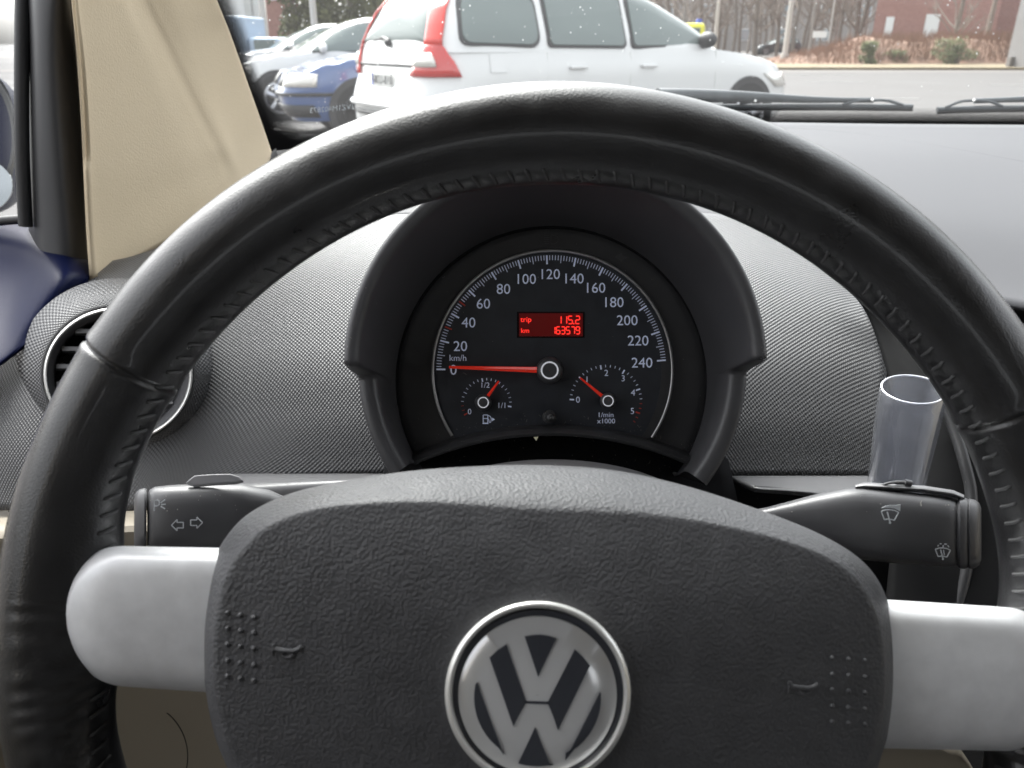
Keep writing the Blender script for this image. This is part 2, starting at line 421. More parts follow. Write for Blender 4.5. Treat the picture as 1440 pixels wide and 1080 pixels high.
# airbag pad
PC = (775, 965)
outl = [(757, 654), (860, 661), (960, 682), (1060, 714), (1140, 745), (1195, 775), (1228, 806), (1248, 845), (1257, 890), (1258, 950), (1253, 1010), (1240, 1062),
        (1205, 1150), (1120, 1225), (960, 1275), (775, 1288), (590, 1265), (430, 1200), (345, 1120), (312, 1062), (296, 1010), (287, 950), (284, 890), (288, 840), (297, 795), (318, 755), (350, 722), (405, 695), (480, 677), (570, 663), (660, 656)]
ol = spline([(x, y, 0) for x, y in outl], 10, closed=True); NO = len(ol)
def pad_bevel(ang):
    up = max(0, sin(ang)); return 14 + 50 * up ** 1.3
def pad_depth(px, py):
    """depth of the pad face under a pixel"""
    dx, dy = px - PC[0], py - PC[1]; best = None
    ang = math.atan2(-dy, dx); q = min(ol, key=lambda p: abs((math.atan2(-(p.y - PC[1]), p.x - PC[0]) - ang + pi) % (2 * pi) - pi))
    Lr = math.hypot(q.x - PC[0], q.y - PC[1]); s = math.hypot(dx, dy) / Lr
    return pad_prof(s, Lr, ang)
def pad_prof(s, Lr, ang):
    b = pad_bevel(ang); sb = 1 - b / Lr
    dome = .2345 + .0075 * min(s / sb, 1) ** 2.4
    if s <= sb: return dome
    t = (s - sb) / (1 - sb)
    drop = .012 + .016 * max(0, sin(ang))
    e = .0105
    return .242 + drop * (t ** 1.25) * .75 + drop * .25 * t ** 5
mb = MB(); rows = []
ss = [0, .04, .1, .18, .28, .4, .52, .64, .74]
for q in ol: pass
NB_ = 14
rows_s = []
for p in ol:
    dx, dy = p.x - PC[0], p.y - PC[1]; Lr = math.hypot(dx, dy); ang = math.atan2(-dy, dx); sb = 1 - pad_bevel(ang) / Lr
    col = []
    for s in [x / .74 * .95 * sb if x > 0 else .001 for x in ss] + [sb * .985, sb] + [sb + (1 - sb) * (k + 1) / NB_ for k in range(NB_)]:
        col.append(P(PC[0] + dx * s, PC[1] + dy * s, pad_prof(s, Lr, ang)))
    e = P(p.x, p.y, pad_prof(1, Lr, ang)); col.append(e + FW * .0012 + (P(PC[0], PC[1], .25) - P(p.x, p.y, .25)) * .004); col.append(P(PC[0] + dx * .97, PC[1] + dy * .97, .292))
    rows_s.append(col)
mb.grid(rows_s, closev=True, flip=True)
pad = mb.build('airbag_cover', M['pad'], sw, angle=180)
# raised dots and horn marks
mb = MB()
for i, y in enumerate((862, 884, 906, 929, 951)):
    for j, x in enumerate((320, 338, 357)):
        yy = y + (j * 3); mb.sphere(P(x, yy, pad_depth(x, yy) - .0001), .00085, 10, 8)
mb.build('raised_dots', M['pad'], pad); mb = MB()
for i, y in enumerate((930, 953, 975, 998, 1020)):
    for j, x in enumerate((1170, 1193, 1216)):
        yy = y + (j * 2 - 5); mb.sphere(P(x, yy, pad_depth(x, yy) - .0001), .00080, 10, 8)
mb.build('raised_dots', M['pad'], pad)
for hx, hy, flip in ((404, 914, 1), (1130, 966, 1)):
    mb = MB()
    def hp(x, y, o=.0002): return P(hx + x, hy + y, pad_depth(hx + x, hy + y) - o)
    mb.tube(spline([hp(-20, -7), hp(-17, -2), hp(-8, 0), hp(8, 1), hp(17, -2), hp(20, -6)], 4), .0007, 8)
    mb.tube(spline([hp(-8, 6), hp(-2, 10), hp(5, 10), hp(9, 6)], 4), .0006, 8)
    mb.tube([hp(-20, -8), hp(-21, 8)], .0004, 6)
    mb.build('horn_mark', M['pad'], pad)

# spokes
def spoke(x_end, x_pad, ytop0, ytop1, ybot0, ybot1, sgn):
    mb = MB(); rows = []
    N = 40
    for i in range(N + 1):
        u = i / N
        t = 1 - (1 - u) ** 2 if u < 1 else 1
        t = u ** 1.6
        x = x_end + (x_pad - x_end) * t
        w = abs(x - x_end) / 84.0
        h = 1.0 if w >= 1 else (1 - (1 - w) ** 2.2) ** (1 / 2.35)
        yt = ytop0 + (ytop1 - ytop0) * t; yb = ybot0 + (ybot1 - ybot0) * t
        ym = (yt + yb) / 2; hh = (yb - yt) / 2 * max(h, .02)
        row = []
        for k in range(25):
            v = -1 + 2 * k / 24
            vv = math.copysign(abs(v) ** .75, v)
            dep = .2512 + .0018 * vv * vv + .008 * abs(vv) ** 9 + .003 * max(0, 1 - w) ** 3
            row.append(P(x, ym + hh * vv, dep))
        row.append(P(x, ym + hh * 0.96, .279)); row.insert(0, P(x, ym - hh * .96, .279))
        rows.append(row)
    mb.grid(rows, flip=(sgn < 0))
    return mb.build('spoke', M['silver'], sw, angle=60)
spoke(93, 330, 766, 771, 960, 976, 1)['label'] = 'scuffed silver left spoke'
spoke(1496, 1225, 859, 842, 1058, 1052, -1)

# emblem
ec = (756.5, 975.5)
em = MB()
prof = [(1.0, .0), (1.0, .0035), (.985, .0046), (.955, .0050), (.93, .0042), (.918, .003), (.915, 0)]
DE = .2365
rows = []
for r, h in prof:
    rows.append([P(ec[0] + 131 * r * cos(2 * pi * k / 96), ec[1] - 131 * r * sin(2 * pi * k / 96), DE - h) for k in range(96)])
em.grid(rows, closeu=True, flip=True)
emblem = em.build('emblem', M['satin'], sw, angle=60)
mb = MB(); disc(mb, ec[0], ec[1], 121, DE, .0022, 72); mb.build('backing', M['badge_dark'], emblem, smooth=False)
mb = MB(); dc = (755.8, 977.5)
mb.grid([[P(dc[0] + r * cos(2 * pi * k / 96), dc[1] - r * sin(2 * pi * k / 96), DE - h) for k in range(96)] for r, h in ((111.5, .002), (111.5, .0028), (110.5, .0031), (70, .0037), (35, .00385), (.5, .0039))], closeu=True, flip=True)
mb.build('emblem_disc', M['badge_silver'], emblem, angle=60)
def Z(x, y): return (560 + x / 3.6, 820 + (y) / 3.6 + 1.0)
mb = MB()
D2 = DE - .0034
def inlay(pts): plate(mb, [Z(*p) for p in pts], D2, .0007)
inlay([(640, 264), (680, 257), (720, 255), (762, 261), (800, 273), (708, 467)])
inlay([(462, 370), (500, 334), (548, 303), (650, 593), (612, 660), (583, 718)])
inlay([(893, 328), (935, 366), (970, 410), (808, 737), (785, 670), (755, 597)])
inlay([(640, 588), (765, 592), (765, 606), (640, 602)])
def arcp(a0, a1, r, c, n=10): return [(c[0] + r * cos(math.radians(a0 + (a1 - a0) * i / n)), c[1] - r * sin(math.radians(a0 + (a1 - a0) * i / n))) for i in range(n + 1)]
inlay([(400, 495)] + arcp(168, 236, 322, (706, 572))[0:] + [(535, 864)])
inlay([(845, 890)] + arcp(-64, 4, 320, (706, 572)) + [(1020, 545)])
inlay([(693, 720), (608, 902)] + arcp(-106, -77, 347, (706, 572), 5) + [(770, 915)])
mb.build('emblem_inlay', M['badge_dark'], emblem, smooth=False)

# hub behind the pad
mb = lathe_cam(780, 930, [(.0, .292), (.055, .292), (.06, .31), (.055, .36), (0, .36)], n=40, dref=.3)
mb.build('hub', M['deep'], sw)

# ================================================================== INSTRUMENT CLUSTER
ic = thing('instrument_cluster', 'round black instrument cluster with hooded rim and single large speedometer', 'instrument cluster', P(775, 520, .56))
base = lambda d: P(781, 515, .44) + FW * (d - .44)
def hood_rows():
    rows = []; N = 260; a0, a1 = -37.5, 214
    for i in range(N + 1):
        a = a0 + (a1 - a0) * i / N; ar = math.radians(a)
        # 1 on the upper, forward standing part
        def sm(x): x = max(0, min(1, x)); return x * x * (3 - 2 * x)
        k = sm((a + 1.8) / 4.2) * sm((183.2 - a) / 4.2)
        lipd = .468 + (.437 - .468) * k
        ro = .1182 + (.1203 - .1182) * k; ri = .1060 + (.1110 - .1060) * k
        e = RT * cos(ar) + UP * sin(ar); row = []
        w = ro - ri
        for r, d in [(ro + .001, .60), (ro, .52), (ro, lipd + .008), (ro, lipd + .004), (ro - w * .06, lipd + .0015), (ro - w * .22, lipd + .0002), (ro - w * .45, lipd),
                     (ro - w * .7, lipd + .0006), (ro - w * .88, lipd + .0022), (ri, lipd + .005), (ri - .0008, lipd + .009), (.1035, .482), (.1022, .496), (.1008, .502)]:
            kk = max(0, min(1, (d - lipd - .01) / (.502 - lipd - .01))) if r < ri - .001 else 0
            row.append(base(d) + e * r + (RT * .9 - UP * 9.2) * (kk / F * .502 * 2))
        rows.append(row)
    return rows
mb = MB(); hr = hood_rows(); mb.grid(hr, flip=False)
for row, fl in ((hr[0], 0), (hr[-1], 1)):
    o = mb.add(row, []); n = len(row); f = tuple(o + i for i in range(n)); mb.f.append(f if fl else f[::-1])
mb.build('hood', M['hood'], ic, angle=70)
DF = .5045
# curved lower lip arc in pixel space: circle centre (775,1083)
def arc_y(px, r): return 1083 - math.sqrt(r * r - (px - 775) ** 2)
def face(cx, cy, r1, r0, d1, d0, n=160, rings=6):
    rows = []
    for k in range(n):
        a = 2 * pi * k / n; ux, uy = cos(a), -sin(a)
        # distance to the lower arc
        lim = 1e9; t = 0
        while t < r1:
            t += 1
            if math.hypot(cx + ux * t - 775, cy + uy * t - 1083) < 480: lim = t; break
        row = []
        for j in range(rings + 1):
            s = r0 + (r1 - r0) * j / rings; dd = d0 + (d1 - d0) * j / rings
            s2 = min(s, lim); row.append(P(cx + ux * s2, cy + uy * s2, dd))
        rows.append(row)
    mb = MB(); mb.grid(rows, closev=True, flip=True); return mb
face(776, 536, 246, .5, .5055, .5055).build('dial_surround', M['bezel'], ic, solid=.002)
fmb = face(777, 521, 167, .5, DF - .0012, DF - .0012)
dialp = fmb.build('dial_face', M['dial'], ic)
# crescent on the right between dial and ring
def arcpts(cx, cy, r, a0, a1, n): return [(cx + r * cos(math.radians(a0 + (a1 - a0) * i / n)), cy - r * sin(math.radians(a0 + (a1 - a0) * i / n))) for i in range(n + 1)]
mb = MB(); A_ = arcpts(777, 521, 166, -37, 14, 24); B_ = arcpts(764, 523, 166, -37, 14, 24)
for i in range(24): plate(mb, [A_[i], A_[i + 1], B_[i + 1], B_[i]], DF - .0012, .0002)
mb.build('dial_crescent', M['bezel'], ic, smooth=False)
# silver ring and groove
mb = MB()
mb.tube([P(777 + 168.5 * cos(math.radians(a)), 521 - 168.5 * sin(math.radians(a)), DF - .003) for a in [(-34 + 247 * i / 160) for i in range(161)]], .0010, 10)
mb.build('dial_ring', M['ringm'], ic)
mb = MB()
mb.tube([P(776 + 219 * cos(math.radians(a)), 538 - 219 * sin(math.radians(a)), .5035) for a in [(-30 + 240 * i / 160) for i in range(161)]], .0013, 8)
mb.build('groove', M['deep'], ic)
DT = DF - .0016; TT = .0003
cx, cy = 775.3, 520.5
mw = MB(); mr_ = MB(); mr2 = MB(); mr3 = MB()
for i in range(121):
    v = i * 2; a = math.radians(179.6 - 174.6 * v / 240)
    L_ = 12.5 if v % 20 == 0 else (10.5 if v % 10 == 0 else 6.8)
    wd = 2.3 if v % 20 == 0 else .95
    x1, y1 = cx + 161.5 * cos(a), cy - 161.5 * sin(a); x0, y0 = cx + (161.5 - L_) * cos(a), cy - (161.5 - L_) * sin(a)
    bar(mr_ if v in (30, 50) else mw, x0, y0, x1, y1, wd if v not in (30, 50) else 1.8, DT, TT)
nums = MB()
for s, x, y in (('20', 647.4, 486.7), ('40', 658.8, 453.6), ('60', 679.8, 427), ('80', 708, 406.3), ('100', 740.8, 392.3), ('120', 774.5, 385.5), ('140', 807.9, 391.7), ('160', 838.3, 404.7),
                ('180', 864, 425), ('200', 882, 450.4), ('220', 897.3, 478.9), ('240', 902.8, 510)):
    text(nums, s, x, y, 14.2, DT, 1.0)
text(nums, '0', 637.7, 520, 14.2, DT, 1.0)
text(nums, 'km/h', 644, 503.2, 8.6, DT, 1.0)
# fuel gauge
fx, fy = 684, 567
for i in range(21):
    a = math.radians(208 - 216 * i / 20); L_ = 5 if i in (0, 5, 10, 15, 20) else 3.4
    bar(mr2 if i < 3 else mw, fx + (35.5 - L_) * cos(a), fy - (35.5 - L_) * sin(a), fx + 35.5 * cos(a), fy - 35.5 * sin(a), (1.9 if i in (0, 10, 20) else .85), DT, TT)
text(nums, '0', 660.4, 578.7, 7.8, DT); text(nums, '1/2', 682.8, 541.5, 7.6, DT); text(nums, '1/1', 705.8, 570, 7.6, DT)
# pump symbol
line(mw, [(679.5, 583.5), (686, 583.5), (686, 595), (679.5, 595)], 1.1, DT, TT, True); line(mw, [(679.5, 588.6), (686, 588.6)], 1, DT, TT); line(mw, [(678.5, 595.6), (687, 595.6)], 1, DT, TT)
line(mw, [(686, 584), (689.5, 585.5), (691, 589), (690, 594), (688, 594), (687.5, 590), (686, 589)], .9, DT, TT)
plate(mw, [(691.8, 587.3), (696.2, 589.7), (691.8, 592.2)], DT, TT)
# rev counter
tx, ty = 852, 564
for i in range(0, 28):
    n = i / 5
    if n > 5.45: break
    a = math.radians(177.5 - 39.5 * n); M_ = i % 5 == 0; L_ = 6.2 if M_ else 3.4
    bar(mr3 if n > 4.5 else mw, tx + (51 - L_) * cos(a), ty - (51 - L_) * sin(a), tx + 51 * cos(a), ty - 51 * sin(a), 2.0 if M_ else .9, DT, TT)
for s, x, y in (('0', 812.7, 562), ('1', 825.4, 533.7), ('2', 852.6, 524.3), ('3', 876.3, 532), ('4', 890.2, 552), ('5', 889.2, 578)): text(nums, s, x, y, 8.6, DT)
text(nums, '1/min', 852.3, 583.2, 6.8, DT, 1.05); text(nums, 'x1000', 852.3, 592, 6.8, DT, 1.05)
mw.build('scale_marks', M['print_'], dialp, smooth=False)
for q_ in (mr_, mr2, mr3): q_.build('red_scale_marks', M['printr'], dialp, smooth=False)
nums.build('numerals', M['print_'], dialp, smooth=False)
# headlight symbol and left/right faint marks
mb = MB()
for k in range(5): line(mb, [(765, 330.6 + k * 2.9), (772.2, 331.2 + k * 2.7)], .9, .5048, TT)
line(mb, [(775, 330.3), (780, 330.3), (784, 333), (785, 336.6), (784, 340), (780, 343), (775, 343)], 1, .5048, TT, True)
mb.build('warning_symbol', M['faint'], ic, smooth=False); mb = MB(); plate(mb, [(864, 361), (875, 355), (875, 359), (884, 362), (875, 366), (875, 369)], .5048, .0001)
mb.build('warning_symbol', M['faint'], ic, smooth=False)
# display
mb = MB(); plate(mb, [(727, 438.5), (822, 438.5), (822, 475), (727, 475)], DT, .0004); lc0 = mb.build('display_frame', M['deep'], ic, smooth=False)
mb = MB(); plate(mb, [(730, 440.5), (819.5, 440.5), (819.5, 473), (730, 473)], DT - .0003, .0003); lcd = mb.build('display', M['lcd'], ic, smooth=False)
SEG = {'0': 'abcdef', '1': 'bc', '2': 'abged', '3': 'abgcd', '5': 'afgcd', '6': 'afgedc', '7': 'abc', '8': 'abcdefg', '9': 'abcdfg'}
mb = MB(); DL = DT - .0007
def seg7(s, xr, yt, w, h, gap):
    x = xr
    for ch in reversed(s):
        if ch == '.':
            bar(mb, x - 1.2, yt + h, x + .6, yt + h, 1.7, DL, TT); x -= 2.2; continue
        x0, x1, ym = x - w, x, yt + h / 2; sk = 0
        co = dict(a=(x0 + .4, yt, x1 - .4, yt), g=(x0 + .4, ym, x1 - .4, ym), d=(x0 + .4, yt + h, x1 - .4, yt + h), f=(x0, yt + .4, x0, ym - .4), b=(x1, yt + .4, x1, ym - .4), e=(x0, ym + .4, x0, yt + h - .4), c=(x1, ym + .4, x1, yt + h - .4))
        for q in SEG[ch]: bar(mb, *co[q], 1.35, DL, TT)
        x -= w + gap
seg7('115.2', 815, 444.6, 5.6, 10.6, 2.3); seg7('163579', 815, 459.6, 4.9, 10, 2.0)
text(mb, 'trip', 739.5, 450.6, 9.2, DL, 1.02); text(mb, 'km', 738.5, 464.8, 6.6, DL, 1.02)
mb.build('readout', M['lcdtxt'], lcd, smooth=False)
# needles
def needle(x0, y0, x1, y1, w0, w1, d, rh, label):
    mb = MB(); dx, dy = x1 - x0, y1 - y0; l = math.hypot(dx, dy); nx, ny = -dy / l, dx / l
    L0 = [P(x0 + nx * w0 / 2, y0 + ny * w0 / 2, d), P(x0, y0, d - .0012), P(x0 - nx * w0 / 2, y0 - ny * w0 / 2, d), P(x0, y0, d + .0004)]
    L1 = [P(x1 + nx * w1 / 2, y1 + ny * w1 / 2, d), P(x1, y1, d - .0007), P(x1 - nx * w1 / 2, y1 - ny * w1 / 2, d), P(x1, y1, d + .0004)]
    mb.grid([L0, L1], closeu=True); mb.f.append((4, 5, 6, 7)); 
    nd = mb.build('needle', M['needle'], ic, smooth=False); nd['label'] = label
    c = MB(); K = 40
    c.grid([[P(x0 + r * rh * cos(2 * pi * k / K), y0 - r * rh * sin(2 * pi * k / K), d - h) for k in range(K)] for r, h in ((1.05, -.006), (1.02, .001), (.95, .0028), (.8, .0036), (.5, .0040), (.02, .0041))], closeu=True, flip=True)
    c.build('hub_cap', M['hood'], nd, angle=50)
    c = MB(); disc(c, x0, y0, rh * .70, d - .0037, .0005, 40, rh * .57); c.build('hub_ring', M['printw'], nd, smooth=False)
needle(773, 520.7, 631.5, 516.3, 9, 3.6, DF - .009, 18, 'long red speedometer needle resting at zero')
needle(679.5, 566, 701.5, 535.8, 5.4, 2.4, DF - .006, 11.2, 'short red fuel gauge needle just past half')
needle(855.2, 563.8, 815.8, 531.2, 5.6, 2.2, DF - .006, 11.2, 'short red rev counter needle just below one')
# lower lip
mb = MB(); rows = []
for i in range(61):
    x = 566 + (990 - 566) * i / 60; row = []
    for r, d in ((487, .5050), (484.5, .500), (482, .494), (479, .4905), (474, .488), (470.5, .4885), (470, .491), (470, .52)):
        a = math.atan2(-(arc_y(x, 480) - 1083), x - 775); row.append(P(775 + r * cos(a), 1083 - r * sin(a), d))
    rows.append(row)
mb.grid(rows, flip=False); mb.build('lower_lip', M['black'], ic, angle=50)
# reset knob
mb = lathe_cam(773.5, 587, [(.0, .4850), (.0016, .4853), (.0028, .4865), (.0030, .488), (.0026, .4905), (.0022, .492), (.0022, .496), (.0042, .4965), (.0044, .504)], n=28, dref=.49)
mb.build('reset_knob', M['black'], ic)
mb = MB(); plate(mb, [(750, 614.5), (757, 614), (754, 620)], .4895, .0006); tag(mb.build('paper_scrap', M['flap'], None, smooth=False), 'tiny pale scrap caught under the lower lip of the instrument cluster', 'scrap')

# ================================================================== DASHBOARD
db = thing('dashboard', 'black dashboard with fine textured facing under a smooth pale grey lit top', 'dashboard', P(781, 600, .60))
mb = patch([[(60, 376, .70), (160, 366, .68), (232, 346, .69), (330, 318, .70), (500, 304, .715), (781, 296, .72), (1000, 300, .715), (1130, 330, .70), (1190, 372, .685)],
            [(0, 430, .66), (120, 420, .618), (215, 402, .630), (330, 385, .630), (500, 378, .632), (781, 374, .635), (1000, 376, .632), (1140, 400, .622), (1216, 428, .615)],
            [(-60, 505, .62), (80, 505, .578), (200, 500, .582), (330, 490, .580), (500, 486, .580), (781, 484, .580), (1000, 484, .580), (1150, 490, .578), (1246, 500, .575)],
            [(-110, 610, .56), (60, 612, .552), (200, 604, .560), (330, 586, .560), (500, 582, .560), (781, 580, .560), (1000, 580, .560), (1150, 582, .558), (1240, 585, .556)],
            [(-80, 716, .535), (60, 717, .540), (192, 716, .545), (262, 688, .551), (500, 668, .554), (781, 668, .554), (1000, 668, .554), (1150, 668, .552), (1230, 668, .550)]], 10, 8)
mb.build('textured_facing', M['mesh'], db, solid=.003, angle=180)
mb = patch([[(372, 262, 1.10), (420, 224, 1.13), (580, 184, 1.18), (781, 171, 1.2), (930, 171, 1.2), (1090, 172, 1.2), (1240, 174, 1.2), (1500, 176, 1.2), (1900, 180, 1.18)],
            [(300, 316, .93), (384, 268, .94), (560, 225, .95), (781, 212, .95), (950, 212, .95), (1100, 214, .95), (1280, 220, .95), (1500, 226, .95), (2000, 240, .9)],
            [(225, 356, .80), (310, 300, .81), (510, 262, .82), (781, 252, .82), (970, 254, .82), (1120, 268, .81), (1300, 300, .76), (1560, 320, .74), (2100, 340, .72)],
            [(130, 396, .67), (232, 362, .70), (500, 307, .72), (781, 300, .727), (1000, 303, .722), (1150, 345, .70), (1290, 400, .65), (1600, 455, .61), (2200, 500, .60)]], 10, 8)
DG = mb.g; mb.build('dash_top', M['dash'], db, solid=.003, angle=180)
def ridge(pts, r, m, name, par):
    mb = MB(); mb.tube(spline([P(*p) for p in pts], 8), r, 8); return mb.build(name, m, par)
# front edge rolling down right of the wheel
mb = patch([[(1225, 428, .602), (1330, 440, .60), (1450, 456, .598), (1700, 480, .597), (2200, 505, .598)],
            [(1232, 436, .594), (1335, 450, .59), (1450, 466, .588), (1700, 490, .588), (2200, 516, .588)],
            [(1250, 500, .575), (1340, 500, .572), (1460, 510, .572), (1700, 520, .572), (2200, 540, .572)],
            [(1262, 700, .54), (1340, 700, .545), (1460, 700, .55), (1700, 700, .55), (2200, 700, .55)],
            [(1255, 900, .50), (1340, 900, .51), (1460, 900, .52), (1700, 900, .53), (2200, 900, .53)]], 6, 6)
mb.build('centre_facing', M['deep'], db, solid=.003)
# black console cheek right of facing
mb = patch([[(1150, 375, .60), (1190, 372, .585), (1260, 372, .57)],
            [(1212, 430, .59), (1245, 436, .575), (1300, 440, .56)],
            [(1246, 520, .56), (1285, 520, .545), (1340, 520, .535)],
            [(1262, 600, .535), (1310, 600, .52), (1372, 600, .512)],
            [(1262, 668, .52), (1330, 668, .505), (1392, 668, .50)],
            [(1240, 900, .48), (1330, 900, .47), (1420, 900, .465)]], 6, 6)
mb.build('console_cheek', M['cheek'], db, solid=.003)
mb = MB(); mb.tube(spline([P(1322, 560, .515), P(1340, 600, .508), P(1356, 650, .499), P(1366, 700, .493), P(1362, 780, .485), P(1345, 860, .478), P(1330, 940, .47)], 8), .0036, 12)
mb.build('console_edge', M['black'], db)
# ledge under the facing
for pts, nm in (([[(1028, 669, .552), (1120, 669, .548), (1235, 669, .546)], [(1040, 676, .535), (1130, 680, .532), (1240, 686, .532)], [(1060, 686, .52), (1140, 692, .52), (1240, 704, .52)], [(1060, 692, .525), (1140, 699, .525), (1240, 712, .525)]], 'ledge'),
                ([[(262, 688, .549), (310, 668, .549), (420, 666, .55), (545, 666, .55)], [(256, 692, .535), (315, 676, .53), (420, 674, .53), (540, 674, .53)], [(252, 704, .52), (320, 696, .515), (420, 688, .515), (520, 681, .515)], [(252, 760, .525), (320, 760, .525), (420, 760, .525), (520, 760, .525)]], 'ledge')):
    patch(pts, 6, 8).build(nm, M['ledge'], db, solid=.003)
# steering column shroud and dark recess
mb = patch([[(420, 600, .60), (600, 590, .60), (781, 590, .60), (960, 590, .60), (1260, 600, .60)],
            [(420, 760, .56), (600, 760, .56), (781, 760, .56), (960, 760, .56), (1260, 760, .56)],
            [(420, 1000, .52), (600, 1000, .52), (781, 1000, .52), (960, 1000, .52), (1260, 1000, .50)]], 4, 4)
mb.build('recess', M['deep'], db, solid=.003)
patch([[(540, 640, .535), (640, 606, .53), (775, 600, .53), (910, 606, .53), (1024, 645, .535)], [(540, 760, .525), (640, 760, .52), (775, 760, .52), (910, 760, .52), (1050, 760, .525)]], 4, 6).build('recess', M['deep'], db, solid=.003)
cs = MB(); rows = []
for (d, top, hw, dn) in ((.50, 690, 175, 1), (.485, 670, 200, 1), (.47, 655, 225, 1), (.44, 647, 240, 1), (.425, 646, 244, 1), (.415, 650, 246, 1), (.37, 690, 250, 1), (.33, 720, 240, 1)):
    row = []
    for k in range(41):
        a = pi * k / 40; x = 775 - hw * cos(a) * (1 if abs(cos(a)) < 1 else 1); y = 840 - (840 - top) * sin(a) ** .62
        row.append(P(x, y, d))
    rows.append(row)
cs.grid(rows, flip=True)
tag(cs.build('column_shroud', M['black'], None, org=P(775, 840, .42), angle=60), 'black plastic steering column shroud just above the airbag cover', 'column shroud')

# lower dash (beige knee panel)
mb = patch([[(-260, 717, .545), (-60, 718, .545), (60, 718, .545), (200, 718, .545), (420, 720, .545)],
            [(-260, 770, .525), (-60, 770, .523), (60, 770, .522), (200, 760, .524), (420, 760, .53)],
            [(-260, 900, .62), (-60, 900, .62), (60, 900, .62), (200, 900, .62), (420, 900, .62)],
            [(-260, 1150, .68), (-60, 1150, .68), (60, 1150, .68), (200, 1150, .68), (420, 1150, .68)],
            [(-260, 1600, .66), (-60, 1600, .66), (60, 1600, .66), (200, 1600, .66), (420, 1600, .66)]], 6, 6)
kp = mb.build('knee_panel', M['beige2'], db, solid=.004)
mb = MB(); mb.tube([P(188 + 76 * cos(math.radians(a)), 1064 - 78 * sin(math.radians(a)), .6565 + .0002 * (1 - sin(math.radians(a)))) for a in range(-30, 120, 3)], .0004, 8)
mb.build('cover_seam', M['deep'], kp)
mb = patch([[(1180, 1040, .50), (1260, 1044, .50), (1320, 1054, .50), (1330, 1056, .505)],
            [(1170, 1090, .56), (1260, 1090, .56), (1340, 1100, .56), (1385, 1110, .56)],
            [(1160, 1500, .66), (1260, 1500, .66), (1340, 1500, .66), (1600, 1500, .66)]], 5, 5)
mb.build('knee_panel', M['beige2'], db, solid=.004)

# air vent
av = thing('air_vent', 'round air vent with bright chrome ring behind the left of the steering wheel', 'air vent', P(166, 525, .60))
VX, VY = 166, 527
def ell(rx, ry, d, n=72, dx=0, dy=0): return [P(VX + dx + rx * cos(2 * pi * k / n), VY + dy - ry * sin(2 * pi * k / n), d) for k in range(n)]
mb = MB(); mb.grid([ell(146, 136, .594), ell(136, 126, .577), ell(126, 116, .565), ell(117, 107, .5575), ell(110, 100.5, .5545), ell(106, 96.5, .5535), ell(104, 95, .557)], closeu=True, flip=True)
k = 72; us = 0
for i in range(7):
    for j in range(k): mb.uv[i * k + j] = (j / k * .36, i * .0055)
mb.build('surround', M['mesh'], av, angle=180)
mb = MB(); R0 = [(105, 95, .5535), (105, 95, .5495), (104, 94, .5485), (102.5, 92.5, .5480), (101, 91, .5485), (100, 90, .5500), (99.5, 89.5, .556)]
mb.grid([ell(*r) for r in R0], closeu=True, flip=True); mb.build('chrome_ring', M['satin'], av)
mb = MB(); mb.grid([ell(99.5, 89.5, .551), ell(96, 86.5, .5535), ell(91, 82, .556), ell(89, 80, .562), ell(88, 79, .580), ell(1, 1, .5801)], closeu=True, flip=True)
mb.build('housing', M['hood'], av, angle=50)
mb = MB(); mb.grid([ell(87.5, 78.5, .5785), ell(1, 1, .5787)], closeu=True, flip=True); mb.build('duct', M['deep'], av)
for i in range(6):
    y = 466 + i * 25; hh = math.sqrt(max(0, 1 - ((y - VY) / 84) ** 2)) * 88
    mb = MB(); pr = []
    for x in (VX - hh, VX + hh): pr.append([P(x, y - 3 + (x - VX) * .02, .556), P(x, y + 2.5, .5555), P(x, y + 6, .566), P(x, y + 1, .570)])
    mb.grid(pr, closeu=True); mb.f += [(0, 1, 2, 3), (7, 6, 5, 4)]
    sl = mb.build('slat', M['ledge'], av, smooth=False, bevel=.0005)
mb = MB(); plate(mb, arcpts(VX, VY, 80, 224, 318, 18), .5575, .0015); mb.build('lower_blank', M['hood'], av, smooth=False)

# ================================================================== STALKS
def loft(secs, n=28, e=3.2, cap=True):
    """secs: (px, cy, halfh, d, halfd) ; superellipse section in vertical x depth"""
    mb = MB(); rows = []
    for (x, cy_, hh, d, hd) in secs:
        row = []
        for k in range(n):
            a = 2 * pi * k / n; c, s = cos(a), sin(a)
            yy = math.copysign(abs(s) ** (2 / e), s); dd = math.copysign(abs(c) ** (2 / e), c)
            row.append(P(x, cy_ - hh * yy, d - hd * dd))
        rows.append(row)
    o = mb.grid(rows, closeu=True, flip=False)
    mb.f.append(tuple(o + k for k in range(n))[::-1]); mb.f.append(tuple(o + (len(rows) - 1) * n + k for k in range(n)))
    return mb
ls = thing('turn_signal_stalk', 'black left turn signal stalk with two grey arrow symbols', 'indicator stalk', P(470, 740, .36))
loft([(x, y, h, d, hd) for x, y, h, d, hd in ((207, 737, 42, .345, .009), (210, 735, 46, .345, .0105), (218, 733, 48.5, .345, .0115), (240, 732, 50, .345, .012), (300, 731, 52, .347, .0125), (340, 732, 52, .350, .0125), (380, 736, 47, .352, .012),
      (410, 741, 38, .355, .011), (450, 748, 28, .358, .009), (540, 760, 24, .362, .008))], 32, 3.4).build('lever', M['hood'], ls, angle=50)
loft([(188.5, 736, 33, .345, .006), (190.5, 735, 41, .345, .0085), (196, 734, 46, .345, .0105), (203, 734, 48, .345, .0113), (206, 734.5, 47, .345, .0108)], 32, 3.2).build('end_cap', M['hood'], ls, angle=50)
b_ = MB(); rows = []
outl2 = [(262, 682), (275, 671.5), (300, 669.5), (325, 669), (338, 673), (344, 679), (332, 682), (300, 684), (275, 686)]
